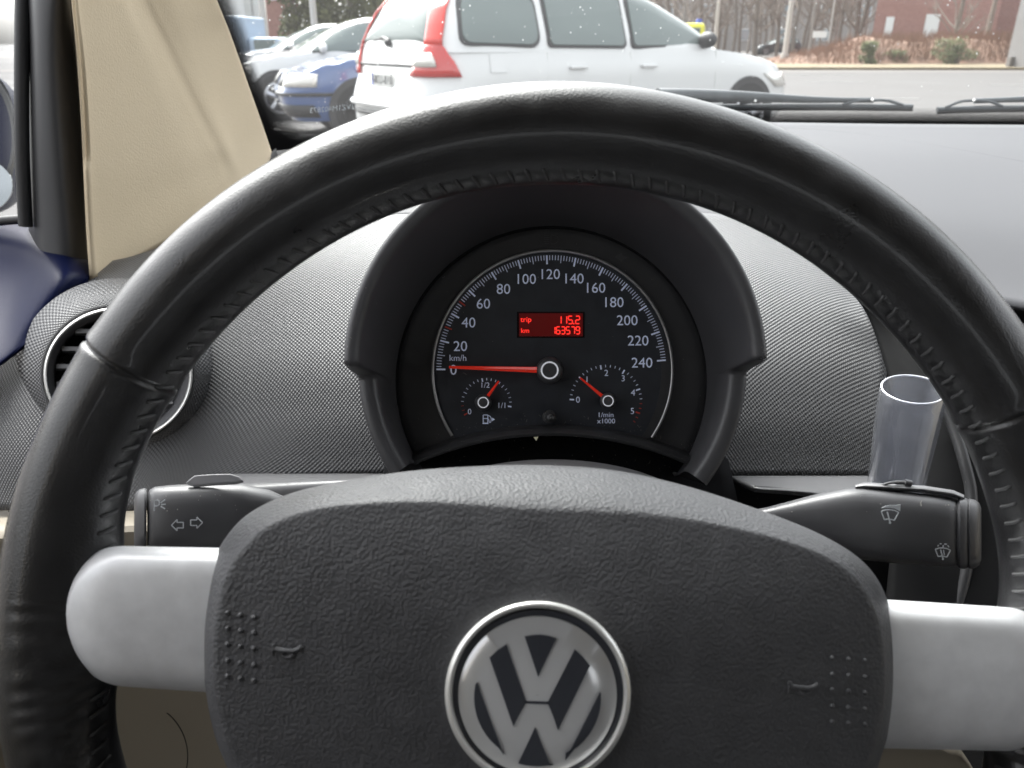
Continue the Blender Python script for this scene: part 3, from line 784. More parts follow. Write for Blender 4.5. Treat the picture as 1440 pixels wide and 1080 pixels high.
b_.prism([P(x, y, .338) for x, y in outl2][::-1], -FW * .0015 + UP * .0012)
lb = b_.build('beam_button', M['button'], ls, bevel=.0006)
mb = MB(); DS = .3325
def arrow(cx, cy, s, sg):
    pts = [(-9, 0), (-1, -8), (-1, -4), (8, -4), (8, 4), (-1, 4), (-1, 8)]
    line(mb, [(cx + sg * x * s, cy + y * s) for x, y in pts], 1.4, DS, .0002, True)
arrow(250, 738.5, .98, 1); arrow(276, 735, .98, -1)
line(mb, [(217, 718.5), (217, 704), (221, 703), (224, 705), (224, 709.5), (221, 711.5), (217, 711.5)], 1.5, DS, .0002)
line(mb, [(226, 707), (232, 702.5)], 1.5, DS, .0002); line(mb, [(227, 709.5), (233, 709)], 1.5, DS, .0002); line(mb, [(226, 712), (232, 715.5)], 1.5, DS, .0002)
mb.build('symbols', M['symbol'], ls, smooth=False)

rs = thing('wiper_stalk', 'black right wiper stalk with two grey windscreen wiper symbols', 'wiper stalk', P(1060, 740, .36))
loft([(1030, 742, 20, .365, .008), (1080, 733, 20, .362, .009), (1110, 731, 26, .359, .010), (1150, 732, 38, .355, .0115), (1190, 734, 48, .351, .0125), (1215, 736, 51.5, .349, .013), (1260, 741, 51, .347, .013), (1310, 745.5, 50, .345, .013),
      (1334, 748, 49, .345, .0128), (1343, 749, 47, .345, .012), (1347, 749.5, 44, .345, .0112)], 32, 3.4).build('lever', M['hood'], rs, angle=50)
loft([(1346, 749, 46, .345, .0115), (1350, 749.5, 50, .345, .0128), (1358, 750, 50, .345, .0128), (1361, 750, 48, .345, .012)], 32, 3.2).build('collar', M['hood'], rs, angle=50)
loft([(1361, 750, 47, .345, .0118), (1363.5, 750.5, 49.5, .345, .0126), (1371, 751, 48, .345, .0122), (1377, 751, 44, .345, .0108), (1380, 751, 36, .345, .008)], 32, 3.0).build('end_cap', M['hood'], rs, angle=50)
mb = loft([(1203, 684.5, 3, .348, .005), (1215, 683, 5, .348, .007), (1300, 688, 5, .345, .008), (1340, 694, 5, .344, .008), (1356, 700, 4, .344, .006)], 16, 2.4); mb.build('top_strip', M['ledge'], rs)
mb = MB(); mb.tube(spline([P(1238, 683, .341), P(1252, 679, .340), P(1266, 678.5, .340), P(1275, 679, .340)], 5), [.0006] * 8 + [.0010] * 8, 8)
mb.tube([P(1272, 678, .3395), P(1281, 680, .3395)], .0014, 10); mb.build('slide_switch', M['hood'], rs)
mb = MB(); DS = .3313
def wsym(cx, cy, s, rot, filled, dash=False):
    def q(x, y): return (cx + (x * cos(rot) - y * sin(rot)) * s, cy + (x * sin(rot) + y * cos(rot)) * s)
    line(mb, [q(-13, -6), q(-7, -8.5), q(0, -9.2), q(7, -8.5), q(13, -6), q(7.5, 6), q(0, 4.6), q(-7.5, 6)], 1.5, DS, .0002, True)
    line(mb, [q(-4, -6), q(1, 9)], 1.9, DS, .0002); disc(mb, *q(1, 10), 1.7 * s, DS, .0002, 10)
    if filled: plate(mb, [q(*p) for p in ((-13, -11), (-7, -14.5), (0, -16), (7, -16.5), (15, -18), (15, -8), (7, -11.4), (0, -12.2), (-7, -11.6))], DS, .0002)
    if dash:
        for a_, b2, c_, d_ in ((-9, -11, -8, -14), (-6, -16, -3, -16), (0, -14, 0, -10), (2, -16, 6, -16), (8, -14, 10, -11), (1, -6, 3, 3)): line(mb, [q(a_, b2), q(c_, d_)], 1.3, DS, .0002)
wsym(1251, 725.5, .95, .06, True); wsym(1325.5, 778, .82, .06, False, True)
mb.build('symbols', M['symbol'], rs, smooth=False)

# ================================================================== VASE
vs_ = thing('bud_vase', 'clear scratched plastic bud vase standing on the right of the dashboard', 'vase', P(1262, 700, .455))
top = P(1284, 547, .452); bot = P(1254, 714, .494)
ax = (top - bot).normalized(); H_ = (top - bot).length
e1 = (FW - ax * FW.dot(ax)).normalized(); e2 = ax.cross(e1)
def vr(r, z): return [bot + ax * z + (e1 * cos(2 * pi * k / 64) * 1.0 + e2 * sin(2 * pi * k / 64)) * r for k in range(64)]
# tilt of the mouth ellipse comes from the oblique view
prof = [(.0001, .001), (.0150, .001), (.0158, .003), (.0163, .02), (.0173, .05), (.0181, H_ - .008), (.0176, H_ - .001), (.0172, H_), (.0162, H_), (.0158, H_ - .002), (.0160, H_ - .01), (.0155, .05), (.0145, .02), (.0140, .006), (.0001, .005)]
mb = MB(); mb.grid([vr(r, z) for r, z in prof], closeu=True, flip=True); mb.build('vase_body', M['vase'], vs_, angle=60)
rimv = MB(); rimv.grid([[bot + ax * (H_ - .0002 + .0007 * sin(2 * pi * j / 8)) + (e1 * cos(2 * pi * k / 64) + e2 * sin(2 * pi * k / 64)) * (.0168 + .00055 * cos(2 * pi * j / 8)) for k in range(64)] for j in range(8)], closeu=True, closev=True)
m = mat('milky_rim', (.75, .76, .84), .2, coat=1); m.node_tree.nodes['Principled BSDF'].inputs['Transmission Weight'].default_value = .3
rimv.build('vase_rim', m, vs_)

# ================================================================== PILLAR, DOOR, GLASS
pt = thing('pillar_trim', 'beige grained plastic trim covering the windscreen pillar', 'pillar trim', P(200, 372, .70))
def lerp(a, b, t): return a + (b - a) * t
rows = []
for t in (-.9, -.35, 0, .2, .42, .66, .86, 1.0):
    xl = [(-.9, 84), (-.35, 93), (0, 103), (.2, 111), (.42, 117), (.66, 122), (.86, 126), (1.0, 131)]
    xl = dict(xl)[t]; yl = 376 * t
    xr = {-.9: 150, -.35: 265, 0: 305, .2: 322, .42: 339, .66: 357, .86: 372, 1.0: 382}[t]; yr = 214 * t if t > 0 else 376 * t * .8
    gx = {-.9: 90, -.35: 150, 0: 196, .2: 228, .42: 262, .66: 294, .86: 312, 1.0: 325}[t]; gy = {-.9: -330, -.35: -130, 0: 0, .2: 66, .42: 137, .66: 200, .86: 240, 1.0: 262}[t]
    dl = .584 + .07 * t; dr = .78 + .24 * t; dg = .683 + .245 * t; gr = .0035 * max(0, 1 - max(0, t) ** 2)
    row = [(xl - 1, yl + 1, dl + .05), (xl + 1, yl, dl + .006), (xl + 8, yl - 1, dl), (lerp(xl, gx, .38), lerp(yl, gy, .38), lerp(dl, dg, .25)), (lerp(xl, gx, .72), lerp(yl, gy, .72), lerp(dl, dg, .55)),
           (gx - 10, gy + 1, lerp(dl, dg, .85)), (gx + 6, gy, dg + gr), (gx + 20, gy - 2, dg + gr * .7), (lerp(gx, xr, .45), lerp(gy, yr, .45), lerp(dg, dr, .32)), (lerp(xr, gx, .1), lerp(yr, gy, .1), lerp(dg, dr, .86)), (xr, yr, dr)]
    row = [(x, y, (d if i_ == 0 else 1 / lerp(1 / dl, 1 / dr, max(0, (x - xl) / (xr - xl))) + .0085 * math.exp(-((x - gx - 4) / 20) ** 2) * max(0, 1 - max(0, t)) ** .7)) for i_, (x, y, d) in enumerate(row)]
    if t == 1.0: row = [(x, y + 30 * sin(pi * i_ / 10) ** .8 if 0 < i_ < 10 else y, d) for i_, (x, y, d) in enumerate(row)]
    rows.append(row)
patch(rows, 8, 5).build('trim_panel', M['beige'], pt, solid=.003, angle=180)
# dash corner filler beneath the pillar
mb = patch([[(60, 380, .70), (150, 378, .74), (260, 326, .86), (388, 208, 1.10)], [(60, 396, .68), (150, 390, .69), (260, 350, .74), (394, 230, 1.08)]], 3, 6)
mb.build('lower_seal', M['deep'], pt, solid=.003)

cd = thing('car_door', 'driver door frame with black uprights above a glossy navy painted sill', 'car door', P(40, 330, .72))
mb = patch([[(36, -160, .60), (48, -160, .585), (70, -160, .58), (80, -160, .60)],
            [(38, -60, .60), (50, -60, .585), (82, -60, .58), (92, -60, .60)],
            [(38, 60, .62), (50, 60, .60), (80, 60, .60), (105, 60, .63)],
            [(38, 200, .64), (52, 200, .62), (86, 200, .62), (116, 200, .65)],
            [(40, 320, .66), (58, 322, .64), (95, 324, .64), (124, 340, .67)],
            [(45, 390, .67), (62, 390, .65), (98, 390, .65), (130, 392, .68)]], 6, 6)
mb.build('door_upright', M['pillar'], cd, solid=.01, angle=180)
mb = patch([[(78, -160, .588), (93, -160, .60)], [(86, -60, .615), (99, -60, .62)], [(94, 60, .63), (107, 60, .64)], [(99, 200, .65), (116, 200, .66)], [(106, 330, .665), (122, 345, .675)], [(110, 385, .67), (127, 385, .685)]], 6, 4)
mb.build('body_seal', M['rubber'], cd, solid=.006)
mb = MB(); mb.tube(spline([P(34, -200, .60), P(33, -60, .605), P(31, 60, .61), P(31, 200, .625), P(36, 318, .645)], 8), .0055, 10)
mb.build('window_channel', M['rubber'], cd)
mb = MB(); mb.tube(spline([P(-120, 330, .66), P(-40, 318, .655), P(0, 311, .65), P(36, 308, .645)], 6), .0038, 10); mb.build('window_seal', M['rubber'], cd)
mb = patch([[(-420, 370, .68), (-200, 336, .675), (-60, 312, .67), (30, 308, .67), (75, 314, .675), (108, 336, .685)],
            [(-420, 410, .65), (-200, 370, .65), (-60, 350, .65), (30, 343, .65), (88, 344, .658), (132, 366, .68)],
            [(-420, 500, .61), (-200, 440, .615), (-60, 410, .62), (30, 396, .625), (90, 392, .615), (134, 388, .66)],
            [(-420, 640, .56), (-200, 590, .55), (-60, 525, .555), (0, 500, .57), (60, 448, .60), (118, 394, .645)],
            [(-420, 900, .54), (-200, 800, .53), (-80, 590, .55), (-2, 516, .566), (68, 456, .60), (126, 396, .645)]], 8, 6)
mb.build('door_sill', M['navy'], cd, solid=.004, angle=180)
mb = patch([[(-1600, 380, .70), (-700, -40, .66), (-60, -300, .64), (33, -330, .62)], [(-1600, 460, .70), (-700, 120, .67), (-60, 0, .65), (33, 0, .625)], [(-1600, 560, .70), (-700, 420, .68), (-60, 322, .665), (37, 312, .65)]], 4, 4)
mb.build('door_glass', M['side'], cd)

dm = thing('door_mirror', 'navy door mirror outside the driver window', 'door mirror', P(-30, 290, 1.0))
mb = MB(); c0 = P(-52, 196, 1.02)
rows = []
for i in range(13):
    t = i / 12; rr = [(1, 0), (1.02, .03), (1.0, .09)][0]
    sc1 = math.sqrt(max(0, 1 - (t * .98) ** 2.2))
    rows.append([c0 + FW * (.09 * t) + RT * (.070 * sc1 * math.copysign(abs(cos(2 * pi * k / 40)) ** .8, cos(2 * pi * k / 40))) + UP * (.098 * sc1 * math.copysign(abs(sin(2 * pi * k / 40)) ** .8, sin(2 * pi * k / 40))) for k in range(40)])
mb.grid(rows, closeu=True, flip=False); mb.build('mirror_shell', M['navy'], dm, angle=180)
mb = MB(); mb.tube([P(-52, 196, 1.02) + RT * .069 * cos(2 * pi * k / 40) + UP * .097 * sin(2 * pi * k / 40) for k in range(41)], .004, 8, caps=False); mb.build('mirror_bezel', M['rubber'], dm)
mb = MB(); mb.prism([P(-52, 196, 1.022) + RT * .069 * cos(2 * pi * k / 40) + UP * .097 * sin(2 * pi * k / 40) for k in range(40)], -FW * .004); mb.build('mirror_surround', M['navy'], dm, smooth=False)
mb = MB(); mb.prism([P(-52, 262, 1.012) + RT * .066 * cos(2 * pi * k / 40) + UP * .042 * sin(2 * pi * k / 40) for k in range(40)], -FW * .002); mb.build('mirror_face', M['mirror'], dm, smooth=False)

ws = thing('windscreen', 'curved windscreen glass speckled with rain and edged in black dots', 'windscreen', P(781, 165, 1.27))
wrows = [[(-.56, .40, 1.60), (-.1, .40, 1.64), (.35, .40, 1.65), (.8, .40, 1.64), (1.15, .40, 1.6)],
         [(-.60, .85, 1.37), (-.1, .93, 1.385), (.35, .96, 1.39), (.8, .93, 1.385), (1.2, .85, 1.37)],
         [(-.64, 1.18, 1.095), (-.1, 1.34, 1.075), (.35, 1.39, 1.07), (.8, 1.36, 1.075), (1.25, 1.2, 1.09)],
         [(-.66, 1.30, .97), (-.1, 1.46, .95), (.35, 1.51, .94), (.8, 1.48, .95), (1.3, 1.32, .97)]]
mb = patch(wrows, 8, 8, m3d=True); GG0 = mb.g
mb.build('glass_pane', M['wind'], ws)
def on_glass(px, py, off=0.0, GG=None):
    """point where the sight line of a pixel meets the pane (so that marks sit on the glass itself)"""
    dr = (P(px, py, 1) - CAM); GG = GG or GG0
    for i in range(len(GG) - 1):
        for j in range(len(GG[0]) - 1):
            from mathutils.geometry import intersect_ray_tri as irt
            a, b, c, d = GG[i][j], GG[i + 1][j], GG[i + 1][j + 1], GG[i][j + 1]
            for tri in ((a, b, c), (a, c, d)):
                h = irt(*tri, dr, CAM, True)
                if h is not None:
                    n = (tri[1] - tri[0]).cross(tri[2] - tri[0]).normalized()
                    if n.dot(dr) > 0: n = -n
                    return h + n * off
    return None
for arc_ in ([(1010, 178), (1110, 180), (1200, 187), (1290, 200), (1370, 214), (1450, 229)],):
    ps_ = [on_glass(p.x, p.y, -.0019, DG) for p in spline([(x, y, 0) for x, y in arc_], 10)]; ps_ = [p for p in ps_ if p]
    if len(ps_) > 3: mb = MB(); mb.tube(ps_, .0022, 10); mb.build('reflection_ridge', M['dash'], db)  # low ridge added in place of a reflection's edge on the dash top
# frit band along pillar and bottom
def fband(pairs, name, n=8, pw=1.0, fades=(0, 1)):
    a = [Vector((x, y, 0)) for (x, y), _ in pairs]; b = [Vector((x, y, 0)) for _, (x, y) in pairs]
    A = spline(a, 6); B = spline(b, 6); mb = MB(); rows = []; u = 0; last = None
    for p, q in zip(A, B):
        row = []
        for k in range(n + 1):
            t = k / n; r = on_glass(lerp(p.x, q.x, t), lerp(p.y, q.y, t), .0015)
            if r is None: r = last if last is not None else P(lerp(p.x, q.x, t), lerp(p.y, q.y, t), 1.2)
            row.append(r); last = r
        rows.append(row)
    idx = 0
    for i, r in enumerate(rows):
        if i: u += (r[0] - rows[i - 1][0]).length
        v = 0
        for k, p in enumerate(r):
            if k: v += (p - r[k - 1]).length
            mb.uv[idx] = (u, v); mb.fade[idx] = lerp(fades[0], fades[1], (k / n) ** pw); idx += 1
    mb.grid(rows); return mb.build(name, M['frit'], ws)
fband([((280, -60), (322, -60)), ((296, 0), (334, 0)), ((318, 50), (352, 48)), ((336, 100), (365, 97)), ((352, 140), (380, 132)), ((366, 176), (404, 158)), ((380, 214), (440, 176))], 'edge_frit', 10, 2.2)
mb = fband([((360, 214), (366, 166)), ((440, 206), (440, 176)), ((560, 196), (560, 178)), ((700, 190), (700, 172)), ((860, 186), (860, 160)), ((1000, 184), (1000, 150)), ((1150, 182), (1150, 150)), ((1300, 182), (1300, 150)), ((1440, 184), (1440, 149)), ((1560, 186), (1560, 150))], 'bottom_frit', 10, 1.4, (-.2, .90))
# chassis plate's reflection in the pane, modelled as solid mirrored letters
mb = MB(); vv, ff = text_mesh('1VZ1M402873')
x0 = min(v.x for v in vv); x1 = max(v.x for v in vv); O = on_glass(464, 158, .002); 
q0 = on_glass(436, 157, .003); q1 = on_glass(496, 151, .003); q2 = on_glass(436, 149.5, .003)
if q0 and q1 and q2:
    ex_ = q1 - q0; ey_ = q2 - q0
    mb.add([q0 + ex_ * (1 - (v.x - x0) / (x1 - x0)) + ey_ * (v.y / .72) for v in vv], [f[::-1] for f in ff]); mb.build('number_reflection', M['symbol'], ws, smooth=False)
# drops
mb = MB(); rd = random.Random(3)
for i in range(430):
    r = rd.random()
    if r < .4: px, py = rd.uniform(300, 560), rd.uniform(-20, 190)
    else: px, py = rd.uniform(560, 1460), rd.uniform(-40, 130)
    if rd.random() < .35 * (py > 60): continue
    p = on_glass(px, py, -.001)
    if p is None: continue
    rr = rd.choice((.00022, .0003, .0003, .0004, .0005, .0006, .0008))
    mb.sphere(p, rr, 6, 4, (1.1, .8, rd.uniform(.9, 1.8)))
tag(mb.build('raindrops', M['water'], None, org=P(781, 60, 1.1)), 'tiny pale raindrops scattered over the windscreen', 'raindrops', kind='stuff')
# scuttle under the glass, outside
mb = patch([[(250, 196, 1.40), (500, 186, 1.50), (781, 180, 1.55), (1100, 176, 1.56), (1600, 178, 1.5)], [(230, 230, 1.30), (500, 215, 1.36), (781, 208, 1.38), (1100, 206, 1.38), (1600, 210, 1.34)], [(200, 330, 1.25), (500, 330, 1.28), (781, 330, 1.28), (1100, 330, 1.28), (1600, 330, 1.25)]], 4, 6)
tag(mb.build('scuttle_panel', M['deep'], None, org=P(900, 200, 1.4), solid=.01), 'black scuttle panel outside the base of the windscreen', 'scuttle panel')

# wipers
def wiper(label, blade, arm, pts_c):
    t = thing('windscreen_wiper', label, 'wiper', P(*blade[0]), 'wipers parked on the windscreen')
    mb = MB(); mb.tube(spline([P(*p) for p in blade], 6), .0042, 8); mb.build('blade_carrier', M['wblade'], t)
    mb = MB(); mb.tube(spline([P(x, y + 4.5, d) for x, y, d in blade], 6), .0026, 6); mb.build('rubber_blade', M['wrub'], t)
    mb = MB(); mb.tube(spline([P(*p) for p in arm], 6), [.0150 - .0105 * min(1, i / (6 * (len(arm) - 1)) * 1.15) for i in range(6 * (len(arm) - 1) + 1)], 10); mb.build('arm', M['wblade'], t)
    for a, b in pts_c: mb = MB(); mb.tube(spline([P(*a), P((a[0] + b[0]) / 2, (a[1] + b[1]) / 2 - 3, a[2]), P(*b)], 4), .0026, 6); mb.build('yoke', M['wblade'], t)
    return t
w1 = wiper('long left wiper blade lying across the base of the windscreen', [(930, 152, 1.34), (1040, 149.5, 1.36), (1160, 149, 1.37), (1283, 150, 1.38)],
      [(925, 137, 1.31), (975, 135, 1.33), (1050, 136, 1.35), (1140, 140, 1.36), (1228, 141, 1.37)], [((1040, 146, 1.355), (1120, 140, 1.355)), ((1185, 147, 1.365), (1235, 141, 1.365)), ((1225, 141, 1.365), (1270, 148, 1.37))])
for x, y in ((1062, 142), (1227, 140.5)): mb = MB(); mb.sphere(P(x, y, 1.345), .0026, 8, 6); mb.build('rivet', M['satin'], w1)
w2 = wiper('right wiper partly in view at the edge of the windscreen', [(1318, 154, 1.38), (1380, 152, 1.38), (1500, 151, 1.38), (1700, 152, 1.36)],
      [(1700, 130, 1.33), (1560, 134, 1.36), (1480, 138, 1.37), (1370, 142, 1.38)], [((1330, 151, 1.375), (1372, 141, 1.375)), ((1372, 141, 1.375), (1410, 150, 1.375))])
mb = MB(); mb.sphere(P(1370, 141, 1.365), .0026, 8, 6); mb.build('rivet', M['satin'], w2)

# cabin shell behind and above the viewer
cb = thing('cabin_shell', 'pale cloth headliner and dark floor of the car cabin', 'cabin lining', (.35, -.3, .55))
mb = MB(); rr_ = [[(-.48, .36, 1.61), (.35, .38, 1.665), (1.18, .36, 1.61)], [(-.5, -.2, 1.68), (.35, -.2, 1.74), (1.2, -.2, 1.68)], [(-.5, -1.1, 1.66), (.35, -1.1, 1.72), (1.2, -1.1, 1.66)], [(-.48, -1.7, 1.45), (.35, -1.75, 1.5), (1.18, -1.7, 1.45)]]
mb = patch(rr_, 5, 6, m3d=True); mb.build('headliner', M['cloth'], cb, solid=-.02)
mb = MB(); mb.box((.35, -.3, .25), (1.65, 2.9, .03)); mb.build('floor_pan', M['carpet'], cb, smooth=False)
mb = MB(); mb.box((-.52, -.85, .60), (.06, 1.9, .65)); mb.box((-.52, -.95, 1.25), (.06, 1.5, .66)); mb.box((-.51, .58, .54), (.04, .95, .56)); mb.build('driver_side_lining', M['beige2'], cb, smooth=False)
mb = MB(); mb.box((1.24, -.3, .60), (.06, 2.9, .65)); mb.box((1.24, -.95, 1.25), (.06, 1.5, .66)); mb.build('passenger_side_lining', M['beige2'], cb, smooth=False)
for sx in (-.02, .74):  # unseen seats, put in to block light from behind reaching the lower dash
    mb = MB(); mb.box((sx, -.40, .76), (.5, .14, .62)); mb.build('seat_back', M['carpet'], cb, bevel=.04)
    mb = MB(); mb.box((sx, -.08, .42), (.5, .52, .16)); mb.build('seat_cushion', M['carpet'], cb, bevel=.04)
mb = MB(); mb.box((.36, -1.76, .66), (1.70, .06, .80)); mb.build('rear_lining', M['carpet'], cb, smooth=False)
mb = MB(); mb.box((.35, .95, .50), (1.7, .04, .66)); mb.build('bulkhead', M['deep'], cb, smooth=False)

# ================================================================== OUTSIDE
def struct(o): o['kind'] = 'structure'; return o
mb = MB(); mb.grid([[(-250, 400, 0), (-250, -60, 0)], [(250, 400, 0), (250, -60, 0)]]); struct(mb.build('ground', M['asphalt'], None, smooth=False))
mb = MB(); mb.grid([[(-5, 55, .10), (-5, 35.6, .10)], [(60, 52, .10), (60, 33.6, .10)]]); mb.grid([[(-5, 35.6, .10), (-5, 35.6, 0)], [(60, 33.6, .10), (60, 33.6, 0)]]); struct(mb.build('verge', M['grass'], None, smooth=False))
mb = MB(); mb.grid([[(-60, 400, .012), (-60, 62, .012)], [(120, 400, .012), (120, 60, .012)]]); struct(mb.build('far_road', M['pave'], None, smooth=False))
mb = MB(); mb.grid([[(-60, 36.0, .006), (-60, 33.8, .006)], [(60, 33.4, .006), (60, 31.2, .006)]]); struct(mb.build('pavement', M['pave'], None, smooth=False))
mb = MB()
for i, (y, x0, x1) in enumerate(((24, 4, 6.2), (24.2, 8.5, 10.5), (22.6, 13, 16), (17, 6.5, 8.4), (29, 9, 12))): mb.box((.5 * (x0 + x1), y, .006), (x1 - x0, .12, .004))
struct(mb.build('road_marking', M['line'], None, smooth=False))

def interp(tab, x):
    if x <= tab[0][0]: return tab[0][1]
    for (a, b), (c, d) in zip(tab, tab[1:]):
        if x <= c: return b + (d - b) * (x - a) / (c - a)
    return tab[-1][1]
def car(name, label, group, pos, head, p, paint, lod=2):
    """local frame: x forward, y left, z up, origin on the ground at the car's centre"""
    t = thing(name, label, 'car', (pos[0], pos[1], 0), group); t.rotation_euler = (0, 0, head)
    ORG[t.name] = Vector((0, 0, 0))
    Wd = p['w'] / 2
    def hw(z): return Wd * interp([(.2, .93), (.4, .985), (.6, 1), (.85, .985), (p['belt'], .95), (p['belt'] + .12, .90), (p['h'] - .12, .72), (p['h'] - .02, .62), (p['h'], .5)], z)
    fx = lambda z: interp(p['front'], z); rx = lambda z: interp(p['rear'], z)
    gf = lambda z: interp(p['gfront'], z); gr = lambda z: interp(p['grear'], z)
    def ring(x0, x1, hwv, n, e):
        out = []; xc, a = (x0 + x1) / 2, (x0 - x1) / 2
        for k in range(n):
            q = 2 * pi * (k + .5) / n; c, s_ = cos(q), sin(q)
            out.append((xc + a * math.copysign(abs(c) ** (2 / e), c), hwv * math.copysign(abs(s_) ** (2 / e), s_)))
        return out
    N = 96; top = lambda x: interp(p['top'], x)
    # lower body
    mb = MB(); rows = []
    zs = [.22, .26, .33, .42, .52, .6, .68, .76, .84, .9, p['belt']]
    for z in zs: rows.append([(x, y, min(z, top(x))) for x, y in ring(fx(z), rx(z), hw(z), N, 7)])
    zb = p['belt']
    for s_ in (.96, .88, .7, .45, .15, .01): rows.append([(x * 1 if s_ > .9 else x, y * s_, min(zb, top(x)) + .03 * (1 - s_)) for x, y in ring(fx(zb) - (1 - s_) * .02, rx(zb) + (1 - s_) * .02, hw(zb), N, 7)])
    mb.grid(rows, closeu=True); body = mb.build('body', M[paint], t, angle=35)
    # greenhouse
    mb = MB(); rows = []; hts = [zb - .03, zb + .1, zb + .2, zb + .32, p['h'] - .14, p['h'] - .08, p['h'] - .035, p['h'] - .01]
    hts = sorted(set(h for h in hts))
    for z in hts: rows.append([(x, y, z) for x, y in ring(gf(z), gr(z), hw(z), N, 7)])
    z = p['h']
    for s_ in (.8, .5, .2, .01): rows.append([(x, y * s_, z - .012 * s_) for x, y in ring(gf(z) * s_ + gr(z) * (1 - s_) if False else gf(z) - (1 - s_) * .1, gr(z) + (1 - s_) * .1, hw(z), N, 7)])
    mb.grid(rows, closeu=True); roof = mb.build('roof', M[paint], t, angle=35)
    def gside(x, z, sg, off=.006): return Vector((x, sg * (hw(z) * (max(0, 1 - abs((x - (gf(z) + gr(z)) / 2) / ((gf(z) - gr(z)) / 2)) ** 7)) ** (1 / 7) + off), z))
    def bside(x, z, sg, off=.006):
        a = (fx(z) - rx(z)) / 2; return Vector((x, sg * (hw(z) * (max(0, 1 - abs((x - (fx(z) + rx(z)) / 2) / a) ** 7)) ** (1 / 7) + off), z))
    def rounded(poly, r=.05, n=4):
        out = []; m_ = len(poly)
        for i in range(m_):
            a, b, c = Vector(poly[i - 1]), Vector(poly[i]), Vector(poly[(i + 1) % m_])
            u, v = (a - b), (c - b); rr = min(r, u.length * .45, v.length * .45); u.normalize(); v.normalize()
            for j in range(n + 1):
                q = j / n; out.append(b + u * rr * (1 - q) ** 2 + v * rr * q ** 2)
        return out
    def panel(fn, poly, name, m, par, r=.05, th=.012):
        uv_ = [Vector(q) for q in rounded([(*q,) for q in poly], r)]; cu = sum(uv_, Vector((0, 0))) / len(uv_)
        n = len(uv_); lv_ = [1, .9, .72, .5, .25]
        rg_ = [[fn(*(cu + (q - cu) * f_)) for q in uv_] for f_ in lv_]; c = fn(*cu); pts = rg_[0]; nrm = Vector()
        for i in range(n): nrm += (pts[i] - c).cross(pts[(i + 1) % n] - c)
        nrm.normalize(); fl = nrm.dot(Vector((c.x if abs(nrm.x) > abs(nrm.y) else 0, c.y if abs(nrm.y) >= abs(nrm.x) else 0, .2))) < 0
        if fl: nrm = -nrm
        mb = MB(); mb.grid([[q - nrm * th for q in pts]] + [[q + nrm * .004 for q in g_] for g_ in rg_] + [[c + nrm * .004] * n], closeu=True, flip=fl)
        return mb.build(name, m, par, angle=50)
    for sg in (-1, 1):
        for poly, fr in p['windows']:
            xs = [q[0] for q in poly]; zz = [q[1] for q in poly]; cx_, cz_ = sum(xs) / len(xs), sum(zz) / len(zz)
            ff_ = lambda a, b: gside(a, b, sg, .014)
            f2 = lambda a, b: gside(a, b, sg, .026)
            big = [(cx_ + (a - cx_) + math.copysign(.028, a - cx_), cz_ + (b - cz_) + math.copysign(.022, b - cz_)) for a, b in poly]
            wn = panel(ff_, big, 'side_window', M['ctrim'], t, fr); panel(f2, poly, 'pane', M['cglass'], wn, fr)
        for x in p['handles']:
            mb = MB(); q = bside(x, p['hz'], sg, .02); mb.box(q, (.2, .03, .03)); mb.build('door_handle', M[paint], t, bevel=.01)
        for xx in p['seams']:
            mb = MB(); mb.tube([bside(xx + (z - .3) * .03, z, sg, .001) for z in (.3, .45, .6, .75, zb - .03)], .004, 5); mb.build('door_seam', M['ctrim'] if paint != 'white' else M['plate'], t)
        # mirrors
        q = gside(p['mx'], zb + .07, sg, .11); mb = MB(); mb.sphere(q, .1, 14, 10, (.62, 1.15, .78)); mr = mb.build('door_mirror', M[p.get('mirrorpaint', paint)], t)
        mb = MB(); mb.tube([gside(p['mx'] + .03, zb + .0, sg, -.02), q + Vector((0, 0, -.04))], .025, 8); mb.build('mirror_foot', M['ctrim'], mr)
        for wx in p['wheels']:
            yb = bside(wx, .4, sg, 0).y
            def cyl(r, y0, y1, nn=40, x=wx, z=p['wr']): 
                mb = MB(); mb.grid([[(x + rr * cos(2 * pi * k / nn), yy, z + rr * sin(2 * pi * k / nn)) for k in range(nn)] for rr, yy in ((.01, y0), (r, y0), (r, y1), (.01, y1))], closeu=True); return mb
            a_ = cyl(p['wr'] + .07, yb - sg * .3, yb + sg * .030); a_.build('wheel_arch', M['ctrim'], t, angle=30)
            ty = cyl(p['wr'], yb - sg * .2, yb + sg * .036).build('tyre', M['tyre'], t, angle=30)
            mb = MB()
            for k in range(5):
                a = 2 * pi * k / 5 + .4; ca, sa = cos(a), sin(a)
                mb.tube([(wx + .04 * ca, yb + sg * .045, p['wr'] + .04 * sa), (wx + p['wr'] * .62 * ca, yb + sg * .050, p['wr'] + p['wr'] * .62 * sa)], [.03, .045], 6)
            R2 = p['wr'] * .66
            mb.tube([(wx + R2 * cos(2 * pi * k / 30), yb + sg * .045, p['wr'] + R2 * sin(2 * pi * k / 30)) for k in range(31)], .022, 6, caps=False)
            mb.build('alloy_rim', M['tyre' if paint == 'bluep' else 'rimw'], ty)
    # windscreen and rear screen
    def gfr(y, z, off=.012): return Vector((gf(z) + off - (gf(z) - gr(z)) / 2 * (1 - max(0, 1 - abs(y / hw(z)) ** 7) ** (1 / 7)), y, z))
    def grr(y, z, off=.012): return Vector((gr(z) - off + (gf(z) - gr(z)) / 2 * (1 - max(0, 1 - abs(y / hw(z)) ** 7) ** (1 / 7)), y, z))
    z0, z1 = zb + .03, p['h'] - .10
